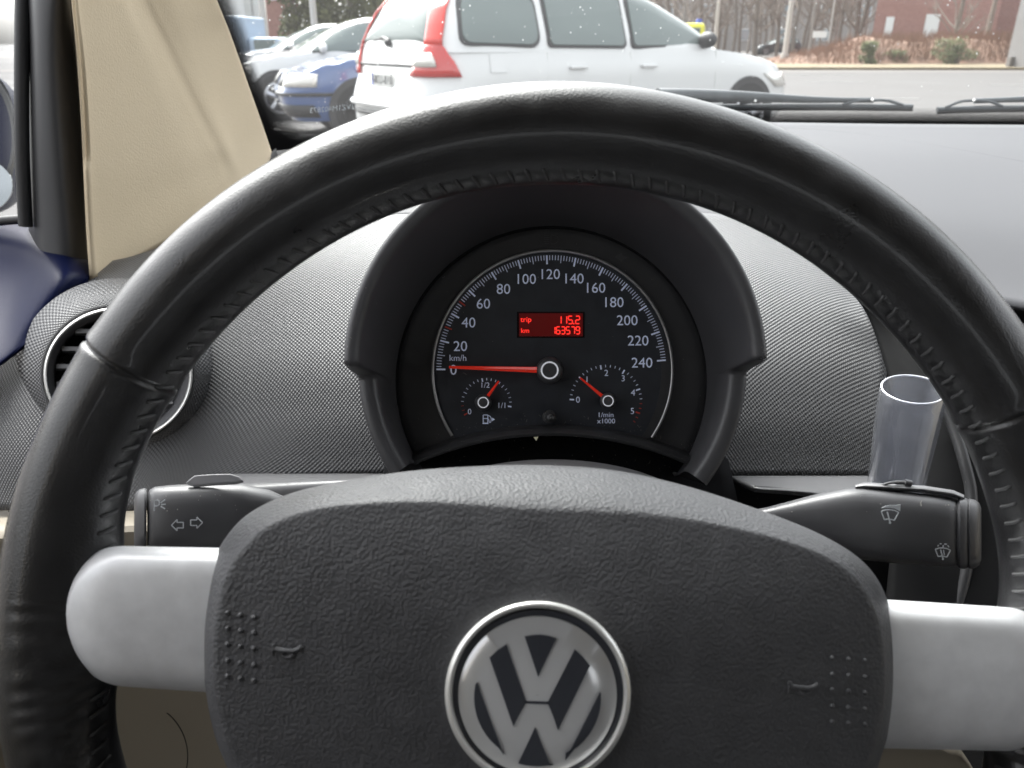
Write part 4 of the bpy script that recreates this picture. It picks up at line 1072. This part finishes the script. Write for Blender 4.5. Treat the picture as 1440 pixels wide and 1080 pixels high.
    panel(lambda a, b: gfr(a, b), [(-.82 * hw(z0), z0), (.82 * hw(z0), z0), (.86 * hw(z1), z1), (-.86 * hw(z1), z1)], 'windscreen', M['cglass'], t, .08)
    rz0 = p.get('rz0', zb + .05)
    if 'rgx' in p: panel(lambda a, b: grr(a, b), [(-.80 * hw(rz0), rz0), (.80 * hw(rz0), rz0), (.86 * hw(z1), z1), (-.86 * hw(z1), z1)], 'rear_window', M['rglass'], t, .06)
    else: panel(lambda a, b: grr(a, b), [(-.80 * hw(rz0), rz0), (.80 * hw(rz0), rz0), (.86 * hw(z1), z1), (-.86 * hw(z1), z1)], 'rear_window', M['rglass'], t, .06)
    def corner(front, sg, s_, z, off=.01):
        """s_: metres along the outline from the corner, negative on the end face, positive on the side"""
        low = z <= zb
        x0, x1, h_, e = (fx(z), rx(z), hw(z), 7) if low else (gf(z), gr(z), hw(z), 7)
        xc, aa = (x0 + x1) / 2, (x0 - x1) / 2
        def pt(q): return Vector((aa * max(0, cos(q)) ** (2 / e), h_ * max(0, sin(q)) ** (2 / e)))
        # bisect on arc length, measured from the 45 degree point
        q = pi / 4; p = pt(q); acc = 0; n_ = 0; st = .002 if s_ > 0 else -.002
        while acc < abs(s_) and 1e-9 < q < pi / 2 - 1e-9:
            d_ = (pt(max(0, min(pi / 2, q + st))) - p).length
            if d_ > .012: st *= .5; n_ += 1; 
            if d_ > .012 and n_ < 200: continue
            q = max(0, min(pi / 2, q + st)); p = pt(q); acc += d_
            if d_ < .004: st *= 1.8
        return Vector((xc + (1 if front else -1) * (p.x + off), sg * (p.y + off), z))
    t.rotation_euler = (0, 0, head)
    return t, dict(corner=corner, bside=bside, gside=gside, gfr=gfr, grr=grr, hw=hw, fx=fx, rx=rx, panel=panel, top=top, gr=gr, gf=gf, zb=zb)

def strip(fn, rows_, name, m, par, th=.012, flip=False):
    """rows_: list of (z, y0, y1)"""
    mb = MB(); g = []
    for z, a0, a1 in rows_: g.append([fn(a0 + (a1 - a0) * k / 8, z) for k in range(9)])
    mb.grid(g, flip=flip); o = mb.build(name, m, par, angle=60)
    q = o.modifiers.new('solid', 'SOLIDIFY'); q.thickness = th; q.offset = 0
    return o

# --- white estate car
EP = dict(w=1.87, h=1.56, belt=1.02, wr=.335,
    front=[(.2, 2.28), (.35, 2.40), (.55, 2.42), (.72, 2.34), (.85, 2.2), (1.02, 2.02)], rear=[(.2, -2.30), (.32, -2.40), (.62, -2.41), (.72, -2.36), (.95, -2.31), (1.02, -2.28)],
    top=[(-2.5, 1.02), (.78, 1.02), (1.0, 1.0), (1.5, .95), (1.9, .88), (2.2, .80), (2.45, .68)],
    gfront=[(.9, 1.42), (1.02, 1.18), (1.25, .78), (1.42, .40), (1.56, -.05)], grear=[(.9, -2.30), (1.02, -2.28), (1.3, -2.16), (1.5, -1.98), (1.56, -1.80)],
    windows=[([(-2.02, 1.07), (-1.28, 1.05), (-1.22, 1.43), (-1.92, 1.43)], .10), ([(-1.14, 1.05), (-.28, 1.04), (-.22, 1.45), (-1.09, 1.44)], .05), ([(-.16, 1.04), (.98, 1.05), (.80, 1.20), (.42, 1.40), (.18, 1.45), (-.10, 1.45)], .05)],
    handles=(-.85, .02), hz=.86, seams=(-1.2, -.22, .95), mx=.80, mirrorpaint='ctrim', wheels=(1.50, -1.32))
HD = math.radians(34)
A = Vector((-.68, 6.75)); hv = Vector((cos(HD), sin(HD))); lv = Vector((-sin(HD), cos(HD)))
ctr = A + hv * 2.40 + lv * .93
est, k_ = car('parked_car', 'large white estate car parked broadside with tall red tail lights', 'cars parked in front', ctr, HD, EP, 'white')
C_ = k_['corner']
for sg in (-1, 1):
    # tall lamp: runs up beside the rear screen, widens at the bottom round the corner
    tl = strip(lambda a, z: C_(False, sg, a, z, .014), [(.80, -.42, .09), (.86, -.39, .06), (.92, -.35, .02), (.98, -.30, -.03), (1.02, -.26, -.06), (1.06, -.24, -.07)], 'tail_light', M['red'], est, .02, flip=(sg > 0))
    def g2(a, z): return C_(False, sg, a, z, .014)
    strip(g2, [(1.05, -.24, -.06), (1.10, -.23, -.06), (1.2, -.22, -.05), (1.32, -.21, -.04), (1.47, -.20, -.03)], 'upper_lamp', M['redb'], tl, .02, flip=(sg > 0))
    strip(lambda a, z: C_(False, sg, a, z, .03), [(.88, -.375, -.12), (.93, -.345, -.13), (.985, -.29, -.17)], 'reversing_lamp', M['lens'], tl, .012, flip=(sg > 0))
def rr(y, z, off=.012): 
    h_ = k_['hw'](z); return Vector((k_['rx'](z) - off + .12 * abs(y / h_) ** 5, y, z))
gar = MB(); gar.tube([rr(y / 10 * .62, .885, .006) for y in range(-10, 11)], .014, 8); gar.build('tailgate_strip', M['ctrim'], est)
pl = MB(); pl.box((k_['rx'](.76) - .022, .0, .76), (.02, .40, .115)); plt = pl.build('number_plate', M['plate'], est, bevel=.004)
pl = MB(); pl.box((k_['rx'](.76) - .033, .18, .76), (.004, .035, .105)); pl.build('plate_band', M['plateb'], plt, smooth=False)
def ptext(s, x, yc, zc, h, m, name, par, ws_=1.0):
    vv, ff = text_mesh(s); x0 = min(v.x for v in vv); x1 = max(v.x for v in vv); y0 = min(v.y for v in vv); y1 = max(v.y for v in vv); k = h / (y1 - y0)
    mb = MB(); mb.add([(x - v.z * .1, yc - (v.x - (x0 + x1) / 2) * k * ws_, zc + (v.y - (y0 + y1) / 2) * k) for v in vv], ff); return mb.build(name, m, par, smooth=False)
ptext('NKU-810', k_['rx'](.76) - .034, -.02, .76, .075, M['platet'], 'plate_number', plt)
for i_, ch in enumerate('VOLVO'): ptext(ch, k_['rx'](.95) - .016, .17 - .085 * i_, .945, .035, M['rimw'], 'letter', est, .9)
mb = MB(); z = 1.085; mb.tube([k_['grr'](.02, z, .03), k_['grr'](.12, z + .02, .035), k_['grr'](.32, z + .0, .03)], [.02, .015, .010], 8); mb.sphere(k_['grr'](.0, z - .02, .03), .035, 10, 6); mb.build('rear_wiper', M['ctrim'], est)
mb = MB(); mb.tube([Vector((k_['rx'](.5) - .02 + .15 * abs(y / 10) ** 5, y / 10 * .86, .55)) for y in range(-10, 11)], .03, 8); mb.build('rear_bumper', M['white'], est)
mb = MB(); mb.tube([Vector((k_['rx'](.5) - .03 + .15 * abs(y / 10) ** 5, y / 10 * .7, .47)) for y in range(-10, 11)], .02, 8); mb.build('bumper_slot', M['ctrim'], est)
for sg in (-1, 1):
    mb = MB(); mb.tube([(x, sg * .60, 1.59) if -1.55 < x < .0 else (x, sg * .60, 1.545) for x in (-1.7, -1.5, -1, -.5, -.1, .1)], .02, 8); mb.build('roof_rail', M['rimw'], est)
    fl = strip(lambda a, z: C_(True, sg, a, z, .008), [(.62, -.3, .2), (.76, -.25, .35)], 'headlight', M['lens'], est, .02, flip=(sg < 0))
mb = MB(); mb.prism([k_['bside'](x, z, -1, .004) for x, z in ((-1.78, .83), (-1.62, .83), (-1.62, .98), (-1.78, .98))], (0, -.004, 0)); mb.build('fuel_flap', M['white'], est, bevel=.004)

# --- blue saloon
BP = dict(w=1.75, h=1.46, belt=.93, wr=.315,
    front=[(.2, 2.16), (.35, 2.28), (.52, 2.32), (.65, 2.26), (.78, 2.15), (.93, 1.95)], rear=[(.2, -2.22), (.4, -2.33), (.6, -2.34), (.93, -2.25)],
    top=[(-2.5, .98), (-1.2, .95), (.9, .95), (1.2, .93), (1.7, .85), (2.05, .76), (2.32, .64)],
    gfront=[(.8, 1.35), (.93, 1.15), (1.2, .70), (1.40, .25), (1.46, -.1)], grear=[(.8, -1.95), (.93, -1.85), (1.2, -1.5), (1.40, -1.15), (1.46, -.9)],
    windows=[([(-1.4, .97), (-.25, .97), (-.22, 1.36), (-1.05, 1.34)], .05), ([(-.15, .97), (.90, .97), (.45, 1.25), (.15, 1.36), (-.12, 1.36)], .05)], handles=(-.7, .1), hz=.80, seams=(-1.1, -.2, .85), mx=.75, wheels=(1.42, -1.28))
def place(name, label, px, Y, hdg, P_, paint, lat):
    """corner: front corner on the side given by lat (+1 = car's left) seen at image column px"""
    h = math.radians(hdg); hv = Vector((cos(h), sin(h))); lv = Vector((-sin(h), cos(h))); q = W(px, Y, .6)
    c = Vector((q.x, q.y)) - hv * (interp(P_['front'], .5) - .12) - lv * lat * (P_['w'] / 2 - .06)
    return car(name, label, 'cars parked in front', c, h, P_, paint)
def faces(t, k, paint, plate=True, grille=True):
    C2 = k['corner']
    for sg in (-1, 1):
        hl = strip(lambda a, z: C2(True, sg, a, z, .010), [(.60, -.30, .16), (.66, -.30, .14), (.735, -.26, .10)], 'headlight', M['lens'], t, .02, flip=(sg < 0))
        strip(lambda a, z: C2(True, sg, a, z, .012), [(.50, -.75, .42), (.535, -.75, .42)], 'bumper_strip', M['ctrim'], t, .02, flip=(sg < 0))
        strip(lambda a, z: C2(True, sg, a, z, .010), [(.27, -.70, .12), (.40, -.70, .12)], 'lower_grille', M['ctrim'], t, .02, flip=(sg < 0))
        strip(lambda a, z: C2(True, sg, a, z, .010), [(.60, -.72, -.36), (.72, -.72, -.36)], 'grille', M['ctrim'], t, .02, flip=(sg < 0))
blue, kb = place('parked_car', 'blue saloon car with pale headlamp parked beside the white estate car', 410, 9.4, 200, BP, 'bluep', 1); faces(blue, kb, 'bluep')
# --- white hatchback
HP = dict(w=1.74, h=1.42, belt=.92, wr=.315,
    front=[(.2, 1.92), (.35, 2.02), (.55, 2.04), (.7, 1.96), (.92, 1.7)], rear=[(.2, -1.85), (.4, -1.95), (.7, -1.95), (.92, -1.88)],
    top=[(-2.5, .92), (.7, .92), (1.0, .92), (1.4, .87), (1.75, .79), (2.05, .66)],
    gfront=[(.8, 1.25), (.92, 1.02), (1.15, .62), (1.34, .20), (1.42, -.1)], grear=[(.8, -1.9), (.92, -1.86), (1.2, -1.66), (1.36, -1.45), (1.42, -1.25)],
    windows=[([(-1.5, .97), (-.42, .95), (-.38, 1.32), (-1.3, 1.27)], .05), ([(-.34, .95), (.78, .95), (.35, 1.22), (.05, 1.31), (-.30, 1.33)], .05)], handles=(-.7, .0), hz=.78, seams=(-.38, .8), mx=.62, wheels=(1.32, -1.2))
whb, kw = place('parked_car', 'white hatchback with round white mirror parked behind the blue saloon', 330, 12.1, 200, HP, 'white', 1); faces(whb, kw, 'white')
sil, ks = place('parked_car', 'silver hatchback mostly hidden behind the white hatchback', 318, 16.5, 200, HP, 'silverp', 1); faces(sil, ks, 'silverp')
dk, kd = place('parked_car', 'dark small car seen far away beyond the verge', 1068, 74, 182, HP, 'darkp', 1)
dk['group'] = 'cars parked in front'; del dk['group']
q = W(958, 30, 1.2); yl = thing('rescue_van', 'bright yellow van with a blue beacon just showing above the white estate car mirror', 'van', (q.x, 31, 0)); ORG[yl.name] = Vector((q.x, 31, 0))
mb = MB(); mb.box((q.x - .1, 31, .98), (1.75, 2.6, 1.40)); mb.build('van_body', M['yellowp'], yl, bevel=.14)
mb = MB(); mb.box((q.x - .1, 29.68, 1.32), (1.35, .04, .42)); mb.build('windscreen', M['cglass'], yl, bevel=.015)
mb = MB(); mb.tube([(q.x + .62, 30.2, 1.67), (q.x + .62, 30.2, 1.70), (q.x + .62, 30.2, 1.82)], [.13, .12, .09], 14); mb.build('beacon', M['plateb'], yl)
for sx in (-.8, .6):
    mb = MB(); mb.grid([[(q.x + sx + o_, 30.2 + rr_ * cos(2 * pi * k / 24), .33 + rr_ * sin(2 * pi * k / 24)) for k in range(24)] for rr_, o_ in ((.01, 0), (.33, 0), (.33, .2), (.01, .2))], closeu=True); mb.build('wheel', M['tyre'], yl)

# --- pale van body far left
vn = thing('parked_van', 'pale blue box van standing far behind the parked cars', 'van', (-9.2, 24, 0)); ORG[vn.name] = Vector((-9.2, 24, 0))
mb = MB(); mb.box((-9.0, 24.6, .98), (3.2, 2.0, 1.5)); mb.build('cargo_box', M['vanp'], vn, bevel=.06)
mb = MB(); mb.box((-6.95, 24.6, .72), (.9, 1.9, .95)); mb.build('cab', M['vanp'], vn, bevel=.12)
mb = MB(); mb.box((-6.9, 23.63, .98), (.6, .02, .3)); mb.build('cab_window', M['cglass'], vn, smooth=False)
for x in (-10, -7.0):
    mb = MB(); mb.grid([[(x + r * cos(2 * pi * k / 24), y, .35 + r * sin(2 * pi * k / 24)) for k in range(24)] for r, y in ((.01, 23.5), (.34, 23.5), (.34, 23.8), (.01, 23.8))], closeu=True); mb.build('wheel', M['tyre'], vn)

# --- buildings
def facade(name, label, px0, px1, Y0, Y1, h, m, wins, depth=10, wcol='winw', plinth=None, slope=None):
    a = W(px0, Y0, 0.4); b = W(px1, Y1, 0.4); a.z = b.z = 0
    t = thing(name, label, 'building', tuple((a + b) / 2)); u = (b - a).normalized(); n = Vector((u.y, -u.x, 0)); L_ = (b - a).length
    if n.y > 0: n = -n
    bk_ = Vector((a.x, a.y, 0)).normalized() * depth; mb = MB()
    v = [a, b, b + bk_, a + bk_]; vt = [q + Vector((0, 0, h)) for q in v]
    mb.add(v + vt, [(0, 1, 5, 4), (1, 2, 6, 5), (2, 3, 7, 6), (3, 0, 4, 7), (4, 5, 6, 7)])
    mb.build('wall', M[m], t, smooth=False)
    mb = MB(); mb.add([q + Vector((0, 0, h)) + (q - (a + b + bk_) / 2).normalized() * .4 for q in v] + [q + Vector((0, 0, h + .35)) + (q - (a + b + bk_) / 2).normalized() * .4 for q in v], [(0, 1, 5, 4), (1, 2, 6, 5), (2, 3, 7, 6), (3, 0, 4, 7), (4, 5, 6, 7), (3, 2, 1, 0)]); mb.build('roof', M['concrete2'], t, smooth=False)
    for (s_, z, w_, hh) in wins:
        c = a + u * (L_ * s_ if s_ <= 1 else s_); mb = MB(); ang = math.atan2(u.y, u.x)
        mb.box(c + Vector((0, 0, z)) + n * .04, (w_ + .16, .1, hh + .16), ang); f = mb.build('window', M['winw'], t, smooth=False)
        mb = MB(); mb.box(c + Vector((0, 0, z)) + n * .095, (w_, .03, hh), ang); mb.build('pane', M[wcol], f, smooth=False)
    return t, a, b, u, n
facade('brick_building', 'red brick building with white windows behind the brown hedge', 1222, 1392, 60, 58, 9, 'brick',
       [(.13, 1.95, .35, 1.3), (.48, 2.0, .72, 1.5), (.17, 4.7, .55, 1.5), (.46, 4.8, 1.1, 1.5), (.82, 4.8, .9, 1.5)], 14, 'winw')
facade('brick_wing', 'darker red brick wing set back beside the brick building', 1388, 1600, 66, 63, 9, 'brick', [(.3, 5.0, 1.0, 1.5)], 14)
facade('grey_building', 'dark grey rendered building corner at the right edge', 1416, 2070, 36.5, 20, 8, 'concrete2', [(.5, 3, 1.2, 1.4)], 9)
mb = MB(); q = W(1416, 36.3, .1)
mb.box((q.x + 4.5, 36.1, .3), (9.2, .25, .4)); tag(mb.build('low_wall', M['pave'], None, org=(q.x + 4, 36.1, 0), bevel=.02), 'low pale kerb wall along the foot of the grey building', 'low wall')
ap = []
for fl in range(5):
    for c_ in range(12): ap.append(((c_ + .5) / 12, 2.0 + fl * 3.0, 1.5, 1.3))
facade('apartment_block', 'long grey apartment block with rows of pale windows behind bare trees', 560, 1235, 112, 118, 16, 'concrete', ap, 12, 'wing')
facade('brick_house', 'reddish brown house behind the parked cars on the left', 381, 425, 62, 62, 10, 'brick', [(.4, 4.6, 1.0, 1.4), (.8, 4.6, .9, 1.4)], 8)
facade('pale_hall', 'white clad hall at the far left behind the van', 120, 352, 48, 50, 14, 'hall', [(.25, 1.6, 2.2, 1.6), (.6, 1.6, 2.2, 1.6)], 12, 'wing')
facade('panelled_shed', 'grey panelled shed beside the white hall', 353, 372, 52, 52, 9, 'concrete', [(.3, 3.3, .45, 2.6), (.75, 3.3, .4, 2.6)], 6)
facade('timber_house', 'pale timber house seen through the side window', -1200, -560, 16, 20, 3.0, 'beige2', [(.2, 1.7, 1.2, 1.2), (.55, 1.7, 1.2, 1.2), (.85, 1.7, 1.2, 1.2)], 7)

# --- posts and sign
def post(px, Y, h, r, label, lamp=True):
    q = W(px, Y, .5); q.z = 0; t = thing('lamp_post', label, 'lamp post', tuple(q)); mb = MB()
    mb.tube([q, q + Vector((0, 0, h * .5)), q + Vector((0, 0, h))], [r, r * .8, r * .55], 12); mb.build('pole', M['post'], t)
    mb = MB(); mb.tube([q, q + Vector((0, 0, .5))], r * 1.5, 12); mb.build('base', M['post'], t)
    if lamp:
        mb = MB(); mb.tube([q + Vector((0, 0, h)), q + Vector((.4, -.2, h + .15)), q + Vector((1.1, -.5, h + .2))], [r * .55, r * .5, r * .4], 8); mb.build('arm', M['post'], t)
        mb = MB(); mb.box(q + Vector((1.4, -.62, h + .2)), (.7, .3, .12)); mb.build('lamp_head', M['lens'], t, bevel=.03)
post(377, 30, 8, .13, 'pale lamp post standing left of the reddish house')
post(447, 27, 8, .11, 'thin lamp post in front of the green trees')
post(1104, 44, 8, .15, 'pale lamp post standing in front of the dark far car')
post(1004, 52, 8, .12, 'lamp post beyond the bonnet of the white estate car')
q = W(1153, 58, 1.5); sg_ = thing('road_sign', 'small white sign board on a thin post at the edge of the verge', 'sign', (q.x, 58, 0))
mb = MB(); mb.box((q.x, 58, 1.55), (.95, .05, .42)); mb.build('board', M['sign'], sg_, smooth=False)
for sx in (.38,):
    mb = MB(); mb.tube([(q.x + sx + .3, 58.06, 0), (q.x + sx + .3, 58.06, 4.5)], .06, 8); mb.build('pole', M['post'], sg_)

# --- bare trees
def tree(px, Y, h, seed, m='trunk', label='', tw='twig', r0=.16, dens=1.0):
    rd = random.Random(seed); q = W(px, Y, .5); q.z = 0; t = thing('bare_tree', label, 'tree', tuple(q), 'bare trees beyond the road')
    tr = MB(); br = MB()
    pts = [q + Vector((rd.uniform(-.15, .15) * i, rd.uniform(-.1, .1) * i, h * i / 6)) for i in range(7)]
    tr.tube(pts, [r0 * (1 - i / 7.5) for i in range(7)], 8); tr.build('trunk', M[m], t)
    def branch(p, d, L_, r, lv):
        n = 4; ps = [p]; dd = d.copy()
        for i in range(n):
            dd = (dd + Vector((rd.uniform(-.25, .25), rd.uniform(-.25, .25), rd.uniform(-.05, .25)))).normalized(); ps.append(ps[-1] + dd * L_ / n)
        br.tube(ps, [r * (1 - .75 * i / n) for i in range(n + 1)], 4, caps=False)
        if lv:
            for i in range(3 if lv > 1 else 3):
                k = rd.randint(1, n); nd = (dd + Vector((rd.uniform(-1, 1), rd.uniform(-1, 1), rd.uniform(-.2, .7)))).normalized(); branch(ps[k], nd, L_ * rd.uniform(.5, .75), r * .55, lv - 1)
    for i in range(int(17 * dens)):
        z = rd.uniform(.12, .97); p = pts[int(z * 6)].lerp(pts[min(6, int(z * 6) + 1)], z * 6 % 1); a = rd.uniform(0, 2 * pi)
        branch(p, Vector((cos(a), sin(a), rd.uniform(.2, .9))).normalized(), h * rd.uniform(.18, .32), r0 * .38, 2)
    br.build('crown', M[tw], t, smooth=False)
rd = random.Random(11); i = 0
spots = [(640, 70), (690, 60), (742, 74), (800, 66), (850, 78), (905, 64), (938, 70), (962, 60), (985, 76), (1018, 82), (1030, 66), (1052, 84), (1075, 90), (1092, 70), (1128, 88), (1140, 66), (1165, 84), (1178, 64), (1200, 72), (1212, 84), (660, 82), (720, 88), (775, 80), (830, 62), (880, 92), (915, 76), (948, 84), (972, 70), (1008, 72), (1040, 78), (1068, 96), (1084, 80), (1106, 78), (1133, 74), (1152, 92), (1170, 76), (1205, 62), (1380, 50), (1340, 54), (590, 66), (920, 90), (1000, 92), (1115, 62), (1190, 92), (1062, 62)]
for px, Y in spots:
    i += 1; b_ = i % 4 == 0
    lab = ('pale barked bare tree' if b_ else 'thin brown bare tree') + ' standing beyond the road'
    tree(px, Y, rd.uniform(9, 14), i, 'birch' if b_ else 'trunk', lab, r0=rd.uniform(.16, .30) if b_ else rd.uniform(.12, .22))
# --- leaf masses
def leafy(name, label, cat, c, sz, n, m, ls, seed, stem=True, group=None, thing_=True):
    rd = random.Random(seed); t = thing(name, label, cat, (c[0], c[1], 0), group)
    if stem:
        mb = MB()
        for k in range(4): mb.tube([(c[0] + rd.uniform(-.1, .1) * sz[0], c[1], 0), (c[0] + rd.uniform(-.4, .4) * sz[0], c[1] + rd.uniform(-.2, .2) * sz[1], c[2] + sz[2] * .3)], [.05 * max(1, sz[2] / 2), .02], 6)
        mb.build('stem', M['trunk'], t)
    mb = MB(); blobs = [(rd.uniform(-.7, .7), rd.uniform(-.6, .6), rd.uniform(-.7, .75), rd.uniform(.25, .5)) for _ in range(16)]
    for k in range(n):
        b = rd.choice(blobs); v = Vector((rd.gauss(0, 1), rd.gauss(0, 1), rd.gauss(0, 1))).normalized() * b[3] * rd.uniform(.55, 1.05)
        p = Vector((c[0] + (b[0] + v.x) * sz[0], c[1] + (b[1] + v.y) * sz[1], max(.02, c[2] + (b[2] + v.z) * sz[2])))
        a = Vector((rd.gauss(0, 1), rd.gauss(0, 1), rd.gauss(0, 1))).normalized() * ls; d = a.orthogonal().normalized() * ls * .6
        mb.add([p - a, p - d, p + a, p + d], [(0, 1, 2, 3)])
    mb.build('foliage', M[m], t, smooth=False); return t
for j, (px, Y, hh, ww) in enumerate(((425, 40, 7, 1.7), (468, 44, 8, 2.2), (505, 40, 7, 2.2), (545, 46, 8, 2.6))):
    q = W(px, Y, 1); leafy('evergreen_tree', ['narrow olive green tree at the left of the green group behind the cars', 'tall olive tree behind the thin lamp post', 'olive green tree above the white hatchback roof', 'broad olive green tree behind the white estate car'][j], 'tree', (q.x, Y, hh * .5), (ww, 1.6, hh * .55), 5200, 'conif', .12, 50 + j)
for j, (px, Y, hh, ww) in enumerate(((1222, 41, 1.15, .55), (1262, 41.5, .75, .7), (1345, 40.5, 1.3, 1.1), (1310, 42, .8, .6))):
    q = W(px, Y, .3); leafy('green_shrub', ['upright green shrub at the left of the brown hedge', 'low green shrub in the brown hedge', 'broad bright green shrub in front of the brown hedge', 'small dull green shrub between two larger shrubs'][j], 'shrub', (q.x, Y, hh * .45), (ww, .5, hh * .5), 1500, 'shrub', .06, 80 + j, stem=True)
# brown twiggy hedge on a low bank
mb = MB(); rows = []
for i in range(41):
    x = 13.2 + i * .62; hh = 1.6 * min(1, i / 9) + .12 * sin(i * .9) + .25 * min(1, max(0, (i - 16) / 12)); rows.append([(x, 41.0, .09), (x, 42.0, hh * .42 + .05), (x, 43.2, hh * .72), (x, 45.5, hh * .8), (x, 49, .09)])
mb.grid(rows, flip=True); struct(mb.build('bank', M['brush'], None))
mb = MB(); rd = random.Random(5)
for k in range(9000):
    u = rd.random(); x = 13.2 + u * 24.5; i = (x - 13.2) / .62; hh = 1.6 * min(1, i / 9) + .25 * min(1, max(0, (i - 16) / 12)); y = rd.uniform(41, 45.5); f = min(1, (y - 40.6) / 2.4)
    z0 = hh * .72 * f * .9; L_ = rd.uniform(.25, .75) * min(1, .3 + i / 10); d = Vector((rd.uniform(-.4, .4), rd.uniform(-.3, .3), 1)).normalized()
    p = Vector((x, y, z0)); s_ = Vector((.012, 0, 0)) * rd.uniform(1, 2); mb.add([p - s_, p + s_, p + d * L_], [(0, 1, 2)])
tag(mb.build('twiggy_hedge', M['brush'], None, smooth=False, org=(25, 43, 0)), 'low mass of bare reddish brown twigs covering the bank', 'hedge', kind='stuff')


# dust and lint lying on the plastics round the dials
bpy.context.view_layer.update(); dg_ = bpy.context.evaluated_depsgraph_get(); rd = random.Random(21); mb = MB()
skip = ('glass_pane', 'vase_body', 'raindrops', 'rim', 'number_reflection')
for i in range(420):
    k = rd.random()
    if k < .45: px = rd.uniform(575, 975); py = arc_y(px, rd.uniform(466, 500))
    elif k < .6: px, py = rd.uniform(620, 960), rd.uniform(640, 665)
    elif k < .8: px, py = rd.uniform(490, 1075), rd.uniform(300, 680)
    elif k < .9: px, py = rd.uniform(1030, 1370), rd.uniform(664, 720)
    else: px, py = rd.uniform(200, 540), rd.uniform(664, 720)
    dr = (P(px, py, 1) - CAM).normalized(); hit, loc, nrm, _, ob, _ = sc.ray_cast(dg_, CAM, dr)
    if not hit or ob.name.split('.')[0] in skip or (loc - CAM).length > .75: continue
    if rd.random() < .08:
        t_ = nrm.orthogonal().normalized(); u_ = nrm.cross(t_); a = rd.uniform(0, 6); q_ = t_ * cos(a) + u_ * sin(a); L_ = rd.uniform(.001, .0028)
        mb.tube([loc + nrm * .0002, loc + q_ * L_ * .5 + nrm * .0004 + u_ * L_ * .15, loc + q_ * L_ + nrm * .0002], .00007, 4)
    else: mb.sphere(loc, rd.choice((.00009, .00012, .00016, .00022)), 5, 4)
dm_ = mat('dust', (.32, .31, .28), .9)
tag(mb.build('dust_specks', dm_, None, org=P(775, 600, .48)), 'pale dust and lint scattered over the black plastic round the dials', 'dust', kind='stuff')

# ================================================================== LIGHT, WORLD, CAMERA
w = bpy.data.worlds.new('World'); sc.world = w; w.use_nodes = True; nt = w.node_tree
bg = nt.nodes['Background']; sky = nt.nodes.new('ShaderNodeTexSky'); sky.sky_type = 'NISHITA'; sky.sun_disc = False
SE, SR = math.radians(50), math.radians(-28)
sky.sun_elevation = SE; sky.sun_rotation = SR; sky.dust_density = 6; sky.air_density = 1.0; sky.ozone_density = 1
hs = nt.nodes.new('ShaderNodeHueSaturation'); hs.inputs['Saturation'].default_value = .16
nt.links.new(sky.outputs[0], hs.inputs['Color']); nt.links.new(hs.outputs[0], bg.inputs[0]); bg.inputs[1].default_value = .15
sl = bpy.data.lights.new('sun', 'SUN'); sl.energy = 1.0; sl.angle = math.radians(40); sl.color = (1, .97, .94)
so = bpy.data.objects.new('sun', sl); COL.objects.link(so)
sd = Vector((sin(SR) * cos(SE), cos(SR) * cos(SE), sin(SE)))
so.rotation_euler = (-sd).to_track_quat('-Z', 'Y').to_euler()
cam = bpy.data.cameras.new('camera'); co = bpy.data.objects.new('camera', cam); COL.objects.link(co)
cam.sensor_width = 36; cam.lens = F / 1440 * 36; cam.clip_start = .01; cam.clip_end = 600
co.matrix_world = Matrix((( RT.x, UP.x, -FW.x, CAM.x), (RT.y, UP.y, -FW.y, CAM.y), (RT.z, UP.z, -FW.z, CAM.z), (0, 0, 0, 1)))
cam.dof.use_dof = True; cam.dof.focus_distance = .42; cam.dof.aperture_fstop = 17
sc.camera = co
sc.view_settings.view_transform = 'Standard'; sc.view_settings.look = 'None'; sc.view_settings.gamma = 1; sc.view_settings.exposure = 2.25
